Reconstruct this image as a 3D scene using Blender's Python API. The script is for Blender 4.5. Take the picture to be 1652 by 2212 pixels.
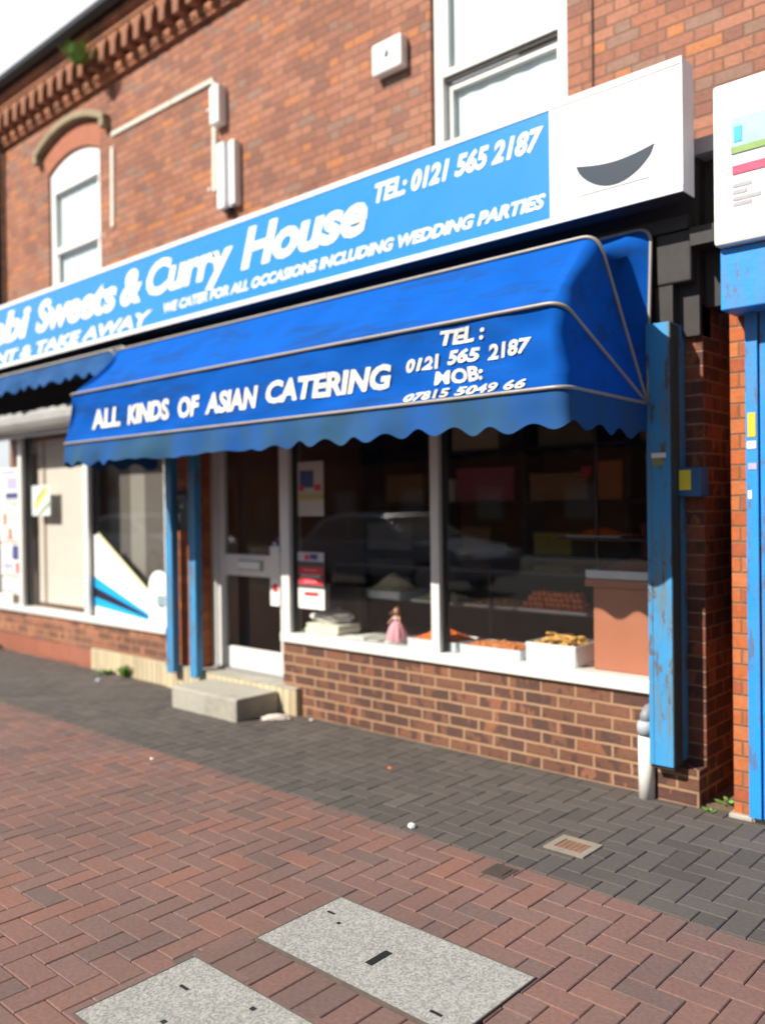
import bpy, bmesh, math, random
from mathutils import Vector, Matrix, noise
random.seed(7)
R = math.radians
for o in list(bpy.data.objects): bpy.data.objects.remove(o)
SC = bpy.context.scene
COL = SC.collection

# ------------------------------------------------------------------ camera, world, sun, exposure
cam = bpy.data.cameras.new('camera'); camo = bpy.data.objects.new('camera', cam); COL.objects.link(camo); SC.camera = camo
yaw, pitch, roll = R(42.251), R(-0.421), R(-0.733)
fw = Vector((-math.sin(yaw)*math.cos(pitch), math.cos(yaw)*math.cos(pitch), math.sin(pitch)))
rt = Vector((math.cos(yaw), math.sin(yaw), 0)); dn = fw.cross(rt)
r2 = rt*math.cos(roll) - dn*math.sin(roll); d2 = dn*math.cos(roll) + rt*math.sin(roll)
mw = Matrix((r2, -d2, -fw)).transposed().to_4x4(); mw.translation = Vector((0, -4.35, 1.55))
camo.matrix_world = mw
cam.sensor_fit = 'VERTICAL'; cam.sensor_height = 24; cam.lens = 1876/2212*24
cam.clip_start = .05; cam.clip_end = 2000
cam.dof.use_dof = True; cam.dof.focus_distance = 3.05; cam.dof.aperture_fstop = .78
SUNV = Vector((.40, 1.0, -.92)).normalized()
wd = bpy.data.worlds.new('World'); SC.world = wd; wd.use_nodes = True
nt = wd.node_tree; nt.nodes.clear()
sky = nt.nodes.new('ShaderNodeTexSky'); sky.sky_type = 'NISHITA'; sky.sun_disc = False
sky.sun_elevation = math.asin(-SUNV.z); sky.sun_rotation = math.atan2(-SUNV.x, -SUNV.y) % (2*math.pi)
sky.dust_density = 1.2; sky.air_density = 1.0; sky.ozone_density = 1
bg = nt.nodes.new('ShaderNodeBackground'); bg.inputs[1].default_value = .05
ow = nt.nodes.new('ShaderNodeOutputWorld')
# bright cloud added at left to whiten sky and sign, blue towards the sun
tcw = nt.nodes.new('ShaderNodeTexCoord')
cl = nt.nodes.new('ShaderNodeMapRange'); cl.interpolation_type = 'SMOOTHSTEP'; dtw = nt.nodes.new('ShaderNodeVectorMath'); dtw.operation = 'DOT_PRODUCT'; nt.links.new(tcw.outputs['Generated'], dtw.inputs[0]); dtw.inputs[1].default_value = (-.93, .36, .05)
nt.links.new(dtw.outputs['Value'], cl.inputs[0]); cl.inputs[1].default_value = .42; cl.inputs[2].default_value = .72
cn = nt.nodes.new('ShaderNodeTexNoise'); cn.inputs['Scale'].default_value = 3.2; cn.inputs['Detail'].default_value = 6; nt.links.new(tcw.outputs['Generated'], cn.inputs['Vector'])
cr = nt.nodes.new('ShaderNodeMapRange'); nt.links.new(cn.outputs[0], cr.inputs[0]); cr.inputs[1].default_value = .3; cr.inputs[2].default_value = .5; cr.inputs[3].default_value = .75
cm = nt.nodes.new('ShaderNodeMath'); cm.operation = 'MULTIPLY'; nt.links.new(cl.outputs[0], cm.inputs[0]); nt.links.new(cr.outputs[0], cm.inputs[1])
cx_ = nt.nodes.new('ShaderNodeMix'); cx_.data_type = 'RGBA'; nt.links.new(cm.outputs[0], cx_.inputs[0]); nt.links.new(sky.outputs[0], cx_.inputs[6]); cx_.inputs[7].default_value = (15.0, 15.4, 15.9, 1)
nt.links.new(cx_.outputs[2], bg.inputs[0]); nt.links.new(bg.outputs[0], ow.inputs[0])
sl = bpy.data.lights.new('sun', 'SUN'); sl.energy = 5.0; sl.angle = R(.55); sl.color = (1, .93, .82)
so = bpy.data.objects.new('sun', sl); COL.objects.link(so); so.rotation_euler = SUNV.to_track_quat('-Z', 'Y').to_euler(); so.location = (-8, -20, 17)
SC.view_settings.view_transform = 'Standard'; SC.view_settings.look = 'None'
SC.view_settings.exposure = .62; SC.view_settings.gamma = 1
SC.render.engine = 'CYCLES'; SC.cycles.max_bounces = 8; SC.cycles.transparent_max_bounces = 16
SC.cycles.use_denoising = True; SC.cycles.caustics_reflective = False; SC.cycles.caustics_refractive = False

# ------------------------------------------------------------------ node helpers
class N:
    def __init__(s, name):
        s.m = bpy.data.materials.new(name); s.m.use_nodes = True; s.t = s.m.node_tree; s.t.nodes.clear()
        s.out = s.n('ShaderNodeOutputMaterial'); s.b = s.n('ShaderNodeBsdfPrincipled'); s.l(s.b.outputs[0], s.out.inputs[0])
        s.tc = s.n('ShaderNodeTexCoord').outputs['Object']
    def n(s, k, **kw):
        x = s.t.nodes.new(k)
        for a, v in kw.items(): setattr(x, a, v)
        return x
    def l(s, a, b): s.t.links.new(a, b)
    def put(s, sock, v):
        if hasattr(v, 'is_linked') or isinstance(v, bpy.types.NodeSocket): s.l(v, sock)
        else: sock.default_value = v
    def ma(s, op, a, b=None, c=None, clamp=False):
        x = s.n('ShaderNodeMath', operation=op, use_clamp=clamp)
        for i, v in enumerate((a, b, c)):
            if v is not None: s.put(x.inputs[i], v)
        return x.outputs[0]
    def noise(s, scale, detail=4, rough=.55, vec=None, stretch=None):
        v = s.tc if vec is None else vec
        if stretch:
            mp = s.n('ShaderNodeMapping'); s.l(v, mp.inputs[0]); mp.inputs['Scale'].default_value = stretch; v = mp.outputs[0]
        x = s.n('ShaderNodeTexNoise'); s.l(v, x.inputs['Vector']); x.inputs['Scale'].default_value = scale
        x.inputs['Detail'].default_value = detail; x.inputs['Roughness'].default_value = rough
        return x.outputs[0]
    def ramp(s, f, stops, interp='LINEAR'):
        x = s.n('ShaderNodeValToRGB'); x.color_ramp.interpolation = interp; s.put(x.inputs[0], f)
        e = x.color_ramp.elements
        while len(e) < len(stops): e.new(.5)
        for q, (p, c) in zip(e, stops): q.position = p; q.color = (*c, 1) if len(c) == 3 else c
        return x.outputs[0]
    def mix(s, f, a, b, mode='MIX'):
        x = s.n('ShaderNodeMix', data_type='RGBA', blend_type=mode)
        s.put(x.inputs[0], f)
        for i, v in ((6, a), (7, b)):
            if isinstance(v, (tuple, list)): v = (*v, 1) if len(v) == 3 else v
            s.put(x.inputs[i], v)
        return x.outputs[2]
    def bump(s, h, st=.3, dist=.01):
        x = s.n('ShaderNodeBump'); x.inputs['Strength'].default_value = st; x.inputs['Distance'].default_value = dist
        s.l(h, x.inputs['Height']); s.l(x.outputs[0], s.b.inputs['Normal'])
    def set(s, col=None, rough=None, metal=None, spec=None):
        for k, v in (('Base Color', col), ('Roughness', rough), ('Metallic', metal), ('Specular IOR Level', spec)):
            if v is None: continue
            if isinstance(v, tuple) and len(v) == 3: v = (*v, 1)
            s.put(s.b.inputs[k], v)
        return s.m

def mat(name, col, rough=.6, var=.18, scale=9, metal=0, spec=.5, bump=.0, dirt=None, dirt_amt=.5, dirt_scale=3, stretch=None, dirt_lo=.5):
    q = N(name)
    f = q.noise(scale)
    c = q.mix(f, tuple(min(1, x*(1-var)) for x in col), tuple(min(1, x*(1+var)) for x in col))
    if dirt:
        d = q.noise(dirt_scale, 6, .65, stretch=stretch)
        d = q.ramp(d, [(dirt_lo, (0, 0, 0)), (dirt_lo+.22, (1, 1, 1))])
        c = q.mix(q.ma('MULTIPLY', d, dirt_amt), c, dirt)
    rr = q.ma('ADD', q.ma('MULTIPLY', q.noise(scale*2.3), .16), max(.02, rough-.08))
    q.set(c, rr, metal, spec)
    if bump: q.bump(q.noise(scale*4, 5), bump, .01)
    return q.m

def brick_mat(name, L, H, mort, cols, mcol, bond='stretcher', blotch=None, dirt=None, bump=.5, tint=.25):
    q = N(name)
    sx = q.n('ShaderNodeSeparateXYZ'); q.l(q.tc, sx.inputs[0])
    wob = q.ma('MULTIPLY', q.ma('SUBTRACT', q.noise(14, 2), .5), .010)
    u = q.ma('ADD', q.ma('ADD', q.ma('ADD', sx.outputs[0], sx.outputs[1]), wob), 50.0)
    v = q.ma('ADD', q.ma('ADD', sx.outputs[2], q.ma('MULTIPLY', wob, .7)), 7.5)
    vr = q.ma('DIVIDE', v, H); row = q.ma('FLOOR', vr); fr = q.ma('FRACT', vr)
    per = L*1.5 if bond == 'flemish' else L
    sh = q.ma('MULTIPLY', q.ma('MODULO', row, 2.0), per/2)
    uu = q.ma('DIVIDE', q.ma('ADD', u, sh), per); cid = q.ma('FLOOR', uu); t = q.ma('MULTIPLY', q.ma('FRACT', uu), per)
    if bond == 'flemish':
        isH = q.ma('GREATER_THAN', t, L); tl = q.ma('SUBTRACT', t, q.ma('MULTIPLY', isH, L)); ln = q.ma('SUBTRACT', L, q.ma('MULTIPLY', isH, L*.5))
        cid = q.ma('ADD', q.ma('MULTIPLY', cid, 2.0), isH)
    else: tl = t; ln = L
    dx = q.ma('MINIMUM', tl, q.ma('SUBTRACT', ln, tl)); fz = q.ma('MULTIPLY', fr, H); dz = q.ma('MINIMUM', fz, q.ma('SUBTRACT', H, fz))
    d = q.ma('MINIMUM', dx, dz)
    mr = q.n('ShaderNodeMapRange', interpolation_type='SMOOTHSTEP'); q.l(d, mr.inputs[0])
    mr.inputs[1].default_value = mort*.5-.003; mr.inputs[2].default_value = mort*.5+.003
    mask = mr.outputs[0]
    cb = q.n('ShaderNodeCombineXYZ'); q.l(cid, cb.inputs[0]); q.l(row, cb.inputs[1])
    wn = q.n('ShaderNodeTexWhiteNoise', noise_dimensions='2D'); q.l(cb.outputs[0], wn.inputs[0])
    c = q.ramp(wn.outputs[0], [(i/len(cols), x) for i, x in enumerate(cols)], 'CONSTANT')
    if blotch:
        tn = q.ma('DIVIDE', tl, L)
        bn = q.noise(1, 2, .5, stretch=(16, 16, 7))
        bl = q.ramp(q.ma('ADD', bn, q.ma('MULTIPLY', q.ma('SUBTRACT', wn.outputs[0], .5), .35)), [(.47, (0, 0, 0)), (.53, (1, 1, 1))])
        c = q.mix(q.ma('MULTIPLY', bl, .85), c, blotch)
    fine = q.noise(42, 4, .7); c = q.mix(.55, c, q.ramp(fine, [(.3, tuple([1-tint*1.4]*3)), (.7, tuple([1+tint]*3))]), 'MULTIPLY')
    mc = q.mix(q.noise(20), tuple(x*.75 for x in mcol), mcol)
    c = q.mix(mask, mc, c)
    big = q.noise(1.1, 5, .6); c = q.mix(.6, c, q.ramp(big, [(.3, (.72, .7, .68)), (.68, (1.12, 1.1, 1.06))]), 'MULTIPLY')
    if dirt:
        dn_ = q.ramp(q.noise(2.2, 6, .7), [(.55, (0, 0, 0)), (.78, (1, 1, 1))]); c = q.mix(q.ma('MULTIPLY', dn_, .6), c, dirt)
    q.set(c, .86, 0, .25)
    q.bump(q.ma('ADD', q.ma('MULTIPLY', mask, 1.0), q.ma('MULTIPLY', fine, .45)), bump, .008)
    return q.m

def glass_mat(name, tint=(.86, .9, .9), base=.05, top=.95, rough=0.0):
    q = N(name); q.t.nodes.remove(q.b)
    lw = q.n('ShaderNodeLayerWeight'); lw.inputs[0].default_value = .5
    f = q.ma('ADD', q.ma('MULTIPLY', q.ma('POWER', lw.outputs['Facing'], 5.0), top-base), base)
    tr = q.n('ShaderNodeBsdfTransparent'); tr.inputs[0].default_value = (*tint, 1)
    gl = q.n('ShaderNodeBsdfGlossy'); gl.inputs['Roughness'].default_value = rough
    wv = q.n('ShaderNodeBump'); wv.inputs['Strength'].default_value = .02; wv.inputs['Distance'].default_value = .02; q.l(q.noise(1.3, 1), wv.inputs['Height'])
    q.l(wv.outputs[0], gl.inputs['Normal'])
    mx = q.n('ShaderNodeMixShader'); q.l(f, mx.inputs[0]); q.l(tr.outputs[0], mx.inputs[1]); q.l(gl.outputs[0], mx.inputs[2])
    q.l(mx.outputs[0], q.out.inputs[0])
    return q.m

def attr_mat(name, cols, rough=.85, bump=.35, tint=.3, dirt=None):
    q = N(name)
    a = q.n('ShaderNodeAttribute'); a.attribute_name = 'rnd'
    c = q.ramp(a.outputs['Fac'], [(i/(len(cols)-1), x) for i, x in enumerate(cols)])
    f = q.noise(60, 5, .7); c = q.mix(.6, c, q.ramp(f, [(.3, tuple([1-tint]*3)), (.7, tuple([1+tint]*3))]), 'MULTIPLY')
    b = q.noise(1.6, 5, .6); c = q.mix(.6, c, q.ramp(b, [(.32, (.78, .78, .8)), (.66, (1.1, 1.08, 1.05))]), 'MULTIPLY')
    if dirt:
        s = q.ramp(q.noise(9, 3, .6), [(.66, (0, 0, 0)), (.74, (1, 1, 1))]); c = q.mix(q.ma('MULTIPLY', s, .4), c, dirt)
    q.set(c, rough, 0, .3); q.bump(f, bump, .004)
    return q.m

# ------------------------------------------------------------------ mesh helpers (all coordinates in metres, world space)
class MB:
    def __init__(s): s.v = []; s.f = []; s.a = []
    def add(s, vs, fs, rnd=None):
        o = len(s.v); s.v += [tuple(p) for p in vs]; s.f += [tuple(i+o for i in q) for q in fs]
        s.a += [rnd if rnd is not None else .5]*len(fs); return s
    def box(s, x0, x1, y0, y1, z0, z1, rnd=None):
        return s.add([(x0,y0,z0),(x1,y0,z0),(x1,y1,z0),(x0,y1,z0),(x0,y0,z1),(x1,y0,z1),(x1,y1,z1),(x0,y1,z1)],
                     [(0,3,2,1),(4,5,6,7),(0,1,5,4),(1,2,6,5),(2,3,7,6),(3,0,4,7)], rnd)
    def prism(s, poly, axis, lo, hi):
        # poly: 2-D points in the two other axes (order x,y,z)
        def p(a, b, c): return {'x': (c, a, b), 'y': (a, c, b), 'z': (a, b, c)}[axis]
        n = len(poly)
        s.add([p(a, b, lo) for a, b in poly] + [p(a, b, hi) for a, b in poly],
              [tuple(range(n)), tuple(range(2*n-1, n-1, -1))] + [(i, n+i, n+(i+1) % n, (i+1) % n) for i in range(n)])
        return s
    def tube(s, pts, r, n=8, closed=False):
        pts = [Vector(p) for p in pts]; o = len(s.v); m = len(pts)
        rr = r if isinstance(r, (list, tuple)) else [r]*m
        up = None
        for i, p in enumerate(pts):
            t = (pts[min(i+1, m-1)] - pts[max(i-1, 0)]).normalized()
            if up is None: up = t.orthogonal().normalized()
            else: up = (up - t*up.dot(t)).normalized()
            w = t.cross(up)
            s.v += [tuple(p + (up*math.cos(2*math.pi*k/n) + w*math.sin(2*math.pi*k/n))*rr[i]) for k in range(n)]
        for i in range(m-1):
            for k in range(n):
                s.f.append((o+i*n+k, o+i*n+(k+1) % n, o+(i+1)*n+(k+1) % n, o+(i+1)*n+k)); s.a.append(.5)
        s.f.append(tuple(o+k for k in range(n-1, -1, -1))); s.f.append(tuple(o+(m-1)*n+k for k in range(n))); s.a += [.5, .5]
        return s
    def lathe(s, c, prof, n=24):
        o = len(s.v); m = len(prof)
        for r, z in prof:
            s.v += [(c[0]+r*math.cos(2*math.pi*k/n), c[1]+r*math.sin(2*math.pi*k/n), c[2]+z) for k in range(n)]
        for i in range(m-1):
            for k in range(n):
                s.f.append((o+i*n+k, o+i*n+(k+1) % n, o+(i+1)*n+(k+1) % n, o+(i+1)*n+k)); s.a.append(.5)
        s.f.append(tuple(o+k for k in range(n-1, -1, -1))); s.f.append(tuple(o+(m-1)*n+k for k in range(n))); s.a += [.5, .5]
        return s
    def build(s, name, m, parent=None, bevel=0, smooth=False, fix=True):
        me = bpy.data.meshes.new(name)
        off = root_loc(parent)
        me.from_pydata([tuple(Vector(p)-off) for p in s.v], [], s.f)
        at = me.attributes.new('rnd', 'FLOAT', 'FACE'); at.data.foreach_set('value', s.a)
        if fix:
            bm = bmesh.new(); bm.from_mesh(me); bmesh.ops.recalc_face_normals(bm, faces=bm.faces); bm.to_mesh(me); bm.free()
        if smooth: me.polygons.foreach_set('use_smooth', [True]*len(me.polygons))
        me.materials.append(m)
        o = bpy.data.objects.new(name, me); COL.objects.link(o)
        if parent: o.parent = parent
        if bevel:
            b = o.modifiers.new('bevel', 'BEVEL'); b.width = bevel; b.segments = 2; b.limit_method = 'ANGLE'
        return o
def root_loc(p):
    v = Vector((0, 0, 0))
    while p: v = v + p.location; p = p.parent
    return v
def tag(o, label, cat, group=None, kind=None):
    o['label'] = label; o['category'] = cat
    if group: o['group'] = group
    if kind: o['kind'] = kind
    return o
def thing(name, label, cat, loc, group=None):
    o = bpy.data.objects.new(name, None); o.empty_display_size = .1; COL.objects.link(o); o.location = loc
    return tag(o, label, cat, group)
def solo(mb, name, m, label, cat, base, group=None, kind=None, **kw):
    # a thing that is one mesh, origin at its base
    o = mb.build(name, m, None, **kw)
    b = Vector(base); o.data.transform(Matrix.Translation(-b)); o.location = b
    return tag(o, label, cat, group, kind)
def struct(mb, name, m, **kw):
    o = mb.build(name, m, None, **kw); o['kind'] = 'structure'; return o

def text_mesh(body, shear=.25, offset=.02, spacing=1.0):
    cu = bpy.data.curves.new('lettering', 'FONT'); cu.body = body; cu.shear = shear; cu.offset = offset; cu.size = 1; cu.space_character = spacing
    cu.resolution_u = 3; cu.fill_mode = 'FRONT'
    o = bpy.data.objects.new('lettering', cu); COL.objects.link(o)
    dg = bpy.context.evaluated_depsgraph_get(); me = bpy.data.meshes.new_from_object(o.evaluated_get(dg))
    vs = [v.co.copy() for v in me.vertices]; fs = [tuple(p.vertices) for p in me.polygons]
    bpy.data.objects.remove(o); bpy.data.curves.remove(cu); bpy.data.meshes.remove(me)
    return vs, fs
CAP = .73
def put_text(mb, body, xl, xr, zb, cap, fn, shear=.25, offset=.02, thick=.003, spacing=1.0, lead=None):
    # fn(x, z, lift) -> world point on the surface carrying the letters
    vs, fs = text_mesh(body, shear, offset, spacing)
    ref = vs
    mn = min(v.x for v in vs); mx = max(v.x for v in vs)
    sx = (xr-xl)/(mx-mn); sz = cap/CAP
    n = len(vs)
    top = [fn(xl+(v.x-mn)*sx, zb+v.y*sz, thick) for v in vs]; bot = [fn(xl+(v.x-mn)*sx, zb+v.y*sz, .0004) for v in vs]
    ed = {}
    for f in fs:
        for i in range(len(f)):
            a, b = f[i], f[(i+1) % len(f)]; ed[(a, b)] = 1
    sides = [(a, b, b+n, a+n) for (a, b) in ed if (b, a) not in ed]
    mb.add(top+bot, fs + sides)

# ------------------------------------------------------------------ materials
UP = [(0.367, 0.16, 0.105), (0.303, 0.134, 0.094), (0.395, 0.185, 0.124), (0.339, 0.145, 0.094), (0.267, 0.124, 0.092), (0.367, 0.169, 0.113), (0.446, 0.181, 0.084), (0.321, 0.143, 0.101), (0.28, 0.17, 0.133), (0.386, 0.18, 0.121), (0.357, 0.155, 0.101), (0.249, 0.121, 0.093)]
m_upper = brick_mat('victorian_brick', .228, .0755, .011, UP, (.215,.125,.090), 'flemish', dirt=(.24,.145,.105))
LO = [(.17,.080,.052),(.20,.092,.058),(.15,.07,.047),(.24,.10,.06),(.18,.084,.055),(.26,.112,.066),(.28,.095,.06)]
m_lower = brick_mat('brindled_brick', .225, .075, .015, LO, (.40,.245,.15), 'stretcher', blotch=(.080,.048,.041), dirt=(.3,.15,.09))
m_lowl = brick_mat('orange_brindled_brick', .225, .075, .012, [(.36,.15,.085),(.30,.125,.075),(.40,.18,.10),(.26,.11,.07),(.34,.13,.075)], (.38,.23,.15), 'stretcher', blotch=(.15,.075,.055), dirt=(.3,.17,.11))
m_pier = brick_mat('pier_brick', .225, .075, .010, [(.19,.07,.045),(.24,.085,.05),(.16,.06,.04),(.27,.10,.055)], (.30,.19,.13), 'stretcher', blotch=(.08,.04,.035))
m_nbr = brick_mat('orange_brick', .225, .075, .010, [(.46,.13,.045),(.40,.11,.04),(.50,.16,.06),(.36,.10,.045)], (.24,.14,.09), 'stretcher')
m_redblock = brick_mat('red_block', .33, .16, .008, [(.31,.115,.075),(.24,.095,.065),(.35,.13,.085)], (.22,.12,.08), 'stretcher', dirt=(.2,.11,.08))
m_opp = brick_mat('dull_brick', .228, .0755, .011, [(.16,.07,.05),(.2,.085,.06),(.13,.06,.045)], (.12,.09,.07), 'flemish')
m_corb = mat('sooty_brick', (.40,.165,.085), .9, .35, 7, bump=.5, dirt=(.07,.05,.045), dirt_amt=.75, dirt_scale=2.4, dirt_lo=.46)
m_hood = mat('mossy_stone', (.30,.25,.16), .9, .3, 12, bump=.5, dirt=(.10,.10,.05), dirt_amt=.6, dirt_scale=6)
m_tile = mat('buff_tile', (.50,.42,.28), .45, .1, 6, dirt=(.30,.20,.11), dirt_amt=.6, dirt_scale=5)
m_gut = mat('black_iron', (.02,.02,.026), .45, .3)
m_lead = mat('grey_lead', (.33,.33,.37), .5, .25, 5)
m_white = mat('white_upvc', (.82,.82,.80), .3, .03, 3)
m_sash = mat('white_paint', (.80,.80,.77), .4, .05, 5)
m_alu = mat('anodised_aluminium', (.72,.72,.70), .42, .08, 14, metal=.1)
m_alud = mat('dark_gasket', (.035,.035,.037), .6, .2)
m_signw = mat('white_acrylic', (.86,.86,.86), .22, .02, 3)
m_signside = mat('white_sign_edge', (.70,.71,.78), .35, .05, 3)
m_signb = mat('blue_acrylic', (.028,.245,.60), .26, .08, 1.3, spec=.5)
m_text = mat('white_vinyl', (.88,.88,.86), .35, .02, 5)
m_textd = mat('worn_white_print', (.80,.80,.74), .6, .08, 20, dirt=(.3,.34,.4), dirt_amt=.35, dirt_scale=9)
m_bowl = mat('dark_grey_print', (.05,.065,.09), .5, .05, spec=.15)
m_black = mat('black_plastic', (.018,.018,.02), .4, .2)
m_dark = mat('dark_timber', (.028,.024,.024), .7, .3)
m_grey = mat('grey_metal', (.36,.36,.38), .4, .15, 8, metal=.5)
m_bar = mat('grey_awning_bar', (.30,.28,.25), .5, .25, 10, metal=.2)
m_shut = mat('grey_shutter_case', (.42,.42,.41), .42, .2, 4, metal=.3, dirt=(.16,.15,.15), dirt_amt=.5, stretch=(1, 1, 3))
m_conc = mat('weathered_concrete', (.37,.35,.30), .9, .2, 6, bump=.6, dirt=(.17,.155,.12), dirt_amt=.65, dirt_scale=3.2)
m_slab = None
m_soil = mat('bare_soil', (.14,.10,.06), .95, .4, 18, bump=.8)
m_leaf = mat('weed_leaf', (.15,.29,.05), .6, .4, 22)
m_pipe = mat('white_pipe', (.76,.75,.70), .4, .06, 8, dirt=(.45,.42,.35), dirt_amt=.3)
m_cream = mat('cream_board', (.78,.70,.61), .7, .05, 2)
m_brown = mat('brown_timber', (.16,.09,.06), .6, .2)
m_blind = mat('grey_blind', (.17,.145,.125), .8, .08, 5)
m_blindl = mat('pale_blind', (.38,.35,.30), .8, .06, 5)
m_paper = mat('white_paper', (.80,.79,.74), .7, .06, 12)
m_salmon = mat('salmon_laminate', (.46,.165,.088), .5, .1, 5)
m_steel = mat('steel_tray', (.68,.73,.76), .35, .1, 8, metal=.15)
m_trayw = mat('white_tray', (.76,.78,.78), .4, .06, 8)
m_orange = mat('orange_sweet', (.85,.15,.015), .5, .3, 40)
m_bhuna = mat('golden_fried', (.62,.34,.08), .6, .35, 35)
m_nut = mat('pale_snack', (.82,.66,.38), .7, .35, 45)
m_jamun = mat('red_brown_sweet', (.85,.24,.09), .35, .3, 30)
m_pink = mat('pink_dress', (.80,.36,.42), .7, .12, 20)
m_skin = mat('doll_skin', (.60,.34,.24), .5, .05)
m_hair = mat('auburn_hair', (.22,.08,.03), .5, .3, 60)
m_wall = mat('shop_wall', (.27,.13,.075), .8, .12, 3)
m_floor = mat('shop_floor', (.13,.09,.07), .6, .2, 6)
m_red = mat('red_print', (.62,.03,.05), .5, .05)
m_navy = mat('navy_print', (.05,.07,.22), .5, .1)
m_cyan = mat('cyan_vinyl', (.01,.40,.85), .35, .04)
m_ink = mat('near_black_vinyl', (.015,.014,.03), .4, .1)
m_yel = mat('yellow_vinyl', (.78,.66,.03), .5, .06)
m_yel2 = mat('amber_vinyl', (.85,.52,.02), .5, .06)
m_lilac = mat('lilac_print', (.42,.40,.58), .6, .15, 30)
m_sky = mat('pale_blue_print', (.52,.66,.78), .6, .15, 26)
m_face = mat('portrait_print', (.42,.17,.10), .6, .4, 50)
m_green = mat('green_print', (.22,.36,.10), .6, .2, 30)
m_magenta = mat('magenta_print', (.60,.06,.14), .6, .1)
m_greyp = mat('grey_print', (.36,.36,.40), .6, .2, 40)
m_curt = mat('net_curtain', (.84,.88,.89), .9, .05, 4)
m_pinkbox = mat('dusky_pink_carton', (.42,.10,.14), .7, .1)
m_tanbox = mat('tan_carton', (.32,.19,.09), .7, .15)
m_asph = mat('asphalt', (.05,.05,.052), .9, .25, 30, bump=.5)
m_flag = mat('grey_flags', (.16,.155,.15), .9, .2, 6)
m_roof = mat('slate', (.05,.055,.065), .7, .3, 6)
m_rubber = mat('tyre_rubber', (.02,.02,.02), .8, .2)
m_carA = mat('grey_blue_car_paint', (.22,.27,.36), .14, .05, spec=.8)
m_carB = mat('white_car_paint', (.75,.75,.75), .2, .03, spec=.8)
m_cglass = glass_mat('tinted_glass', (.02, .025, .03), .10, .8)
m_lamp = mat('headlamp_lens', (.75,.75,.72), .08, .03, spec=.9)
m_glass = glass_mat('shop_glass', (.965, .975, .975), .042)
m_glassU = glass_mat('upper_glass', (.95, .98, .985), .05)
m_clear = glass_mat('case_glass', (.93, .95, .95), .03)

def blue_paint(name, col, wear):
    q = N(name)
    c = q.mix(q.noise(5, 4), tuple(x*.78 for x in col), tuple(min(1, x*1.2) for x in col))
    st = q.ramp(q.noise(1, 6, .7, stretch=(22, 22, 2.2)), [(.48, (0, 0, 0)), (.64, (1, 1, 1))])
    c = q.mix(q.ma('MULTIPLY', st, wear), c, (.14, .17, .15))
    pt = q.ramp(q.noise(7, 5, .7, stretch=(3, 3, .9)), [(.57, (0, 0, 0)), (.62, (1, 1, 1))])
    c = q.mix(q.ma('MULTIPLY', pt, wear*1.1, clamp=True), c, (.12, .09, .06))
    q.set(c, .55, 0, .35); q.bump(q.noise(30, 5), .25, .006)
    return q.m
m_post = blue_paint('worn_blue_paint', (.045, .27, .56), .8)
m_postn = blue_paint('bright_blue_paint', (.02, .27, .72), .5)

def canvas_mat(name, col, dirt, grey, amt):
    q = N(name)
    c = q.mix(q.noise(3, 5), tuple(x*.88 for x in col), tuple(x*1.08 for x in col))
    d = q.ramp(q.noise(1, 6, .7, stretch=(1.6, 6, 9)), [(.50, (0, 0, 0)), (.64, (1, 1, 1))])
    c = q.mix(q.ma('MULTIPLY', d, amt), c, dirt)
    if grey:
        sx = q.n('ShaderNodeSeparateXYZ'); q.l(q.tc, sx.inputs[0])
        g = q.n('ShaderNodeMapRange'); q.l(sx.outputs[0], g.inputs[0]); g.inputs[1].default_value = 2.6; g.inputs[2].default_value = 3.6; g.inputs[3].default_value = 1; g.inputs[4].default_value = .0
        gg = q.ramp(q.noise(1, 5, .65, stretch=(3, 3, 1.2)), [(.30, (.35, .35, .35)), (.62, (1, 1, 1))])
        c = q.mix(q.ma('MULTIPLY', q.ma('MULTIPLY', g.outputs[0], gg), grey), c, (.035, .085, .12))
    weave = q.noise(160, 2)
    q.set(c, .85, 0, .06); q.bump(weave, .12, .002)
    return q.m
m_canvas = canvas_mat('blue_canvas', (.004, .090, .43), (.016, .045, .11), 0, .5)
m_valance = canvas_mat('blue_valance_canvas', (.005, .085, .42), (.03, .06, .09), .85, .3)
m_canvasd = canvas_mat('faded_blue_canvas', (.03, .10, .27), (.04, .06, .10), 0, .6)

PAV = [(.135,.092,.084),(.168,.100,.086),(.162,.104,.093),(.190,.104,.085),(.168,.098,.086),(.215,.108,.083)]
DRK = [(.076,.068,.063),(.096,.084,.077),(.084,.074,.068),(.106,.092,.084)]
m_pav = attr_mat('red_pavers', PAV, dirt=(.24, .17, .14))
m_drk = attr_mat('charcoal_pavers', DRK, dirt=(.13, .12, .11))
m_joint = mat('joint_sand', (.10, .08, .068), .95, .4, 40)
q = N('speckled_concrete')
c_ = q.mix(q.noise(4, 4), (.27, .27, .255), (.35, .345, .325))
sp = q.n('ShaderNodeTexVoronoi'); q.l(q.tc, sp.inputs['Vector']); sp.inputs['Scale'].default_value = 150
c_ = q.mix(.75, c_, q.ramp(sp.outputs['Color'], [(.2, (.55, .55, .57)), (.55, (.95, .95, .93)), (.85, (1.25, 1.25, 1.23))]), 'MULTIPLY')
q.set(c_, .9, 0, .3); q.bump(q.noise(90, 4), .4, .004); m_slab = q.m

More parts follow.
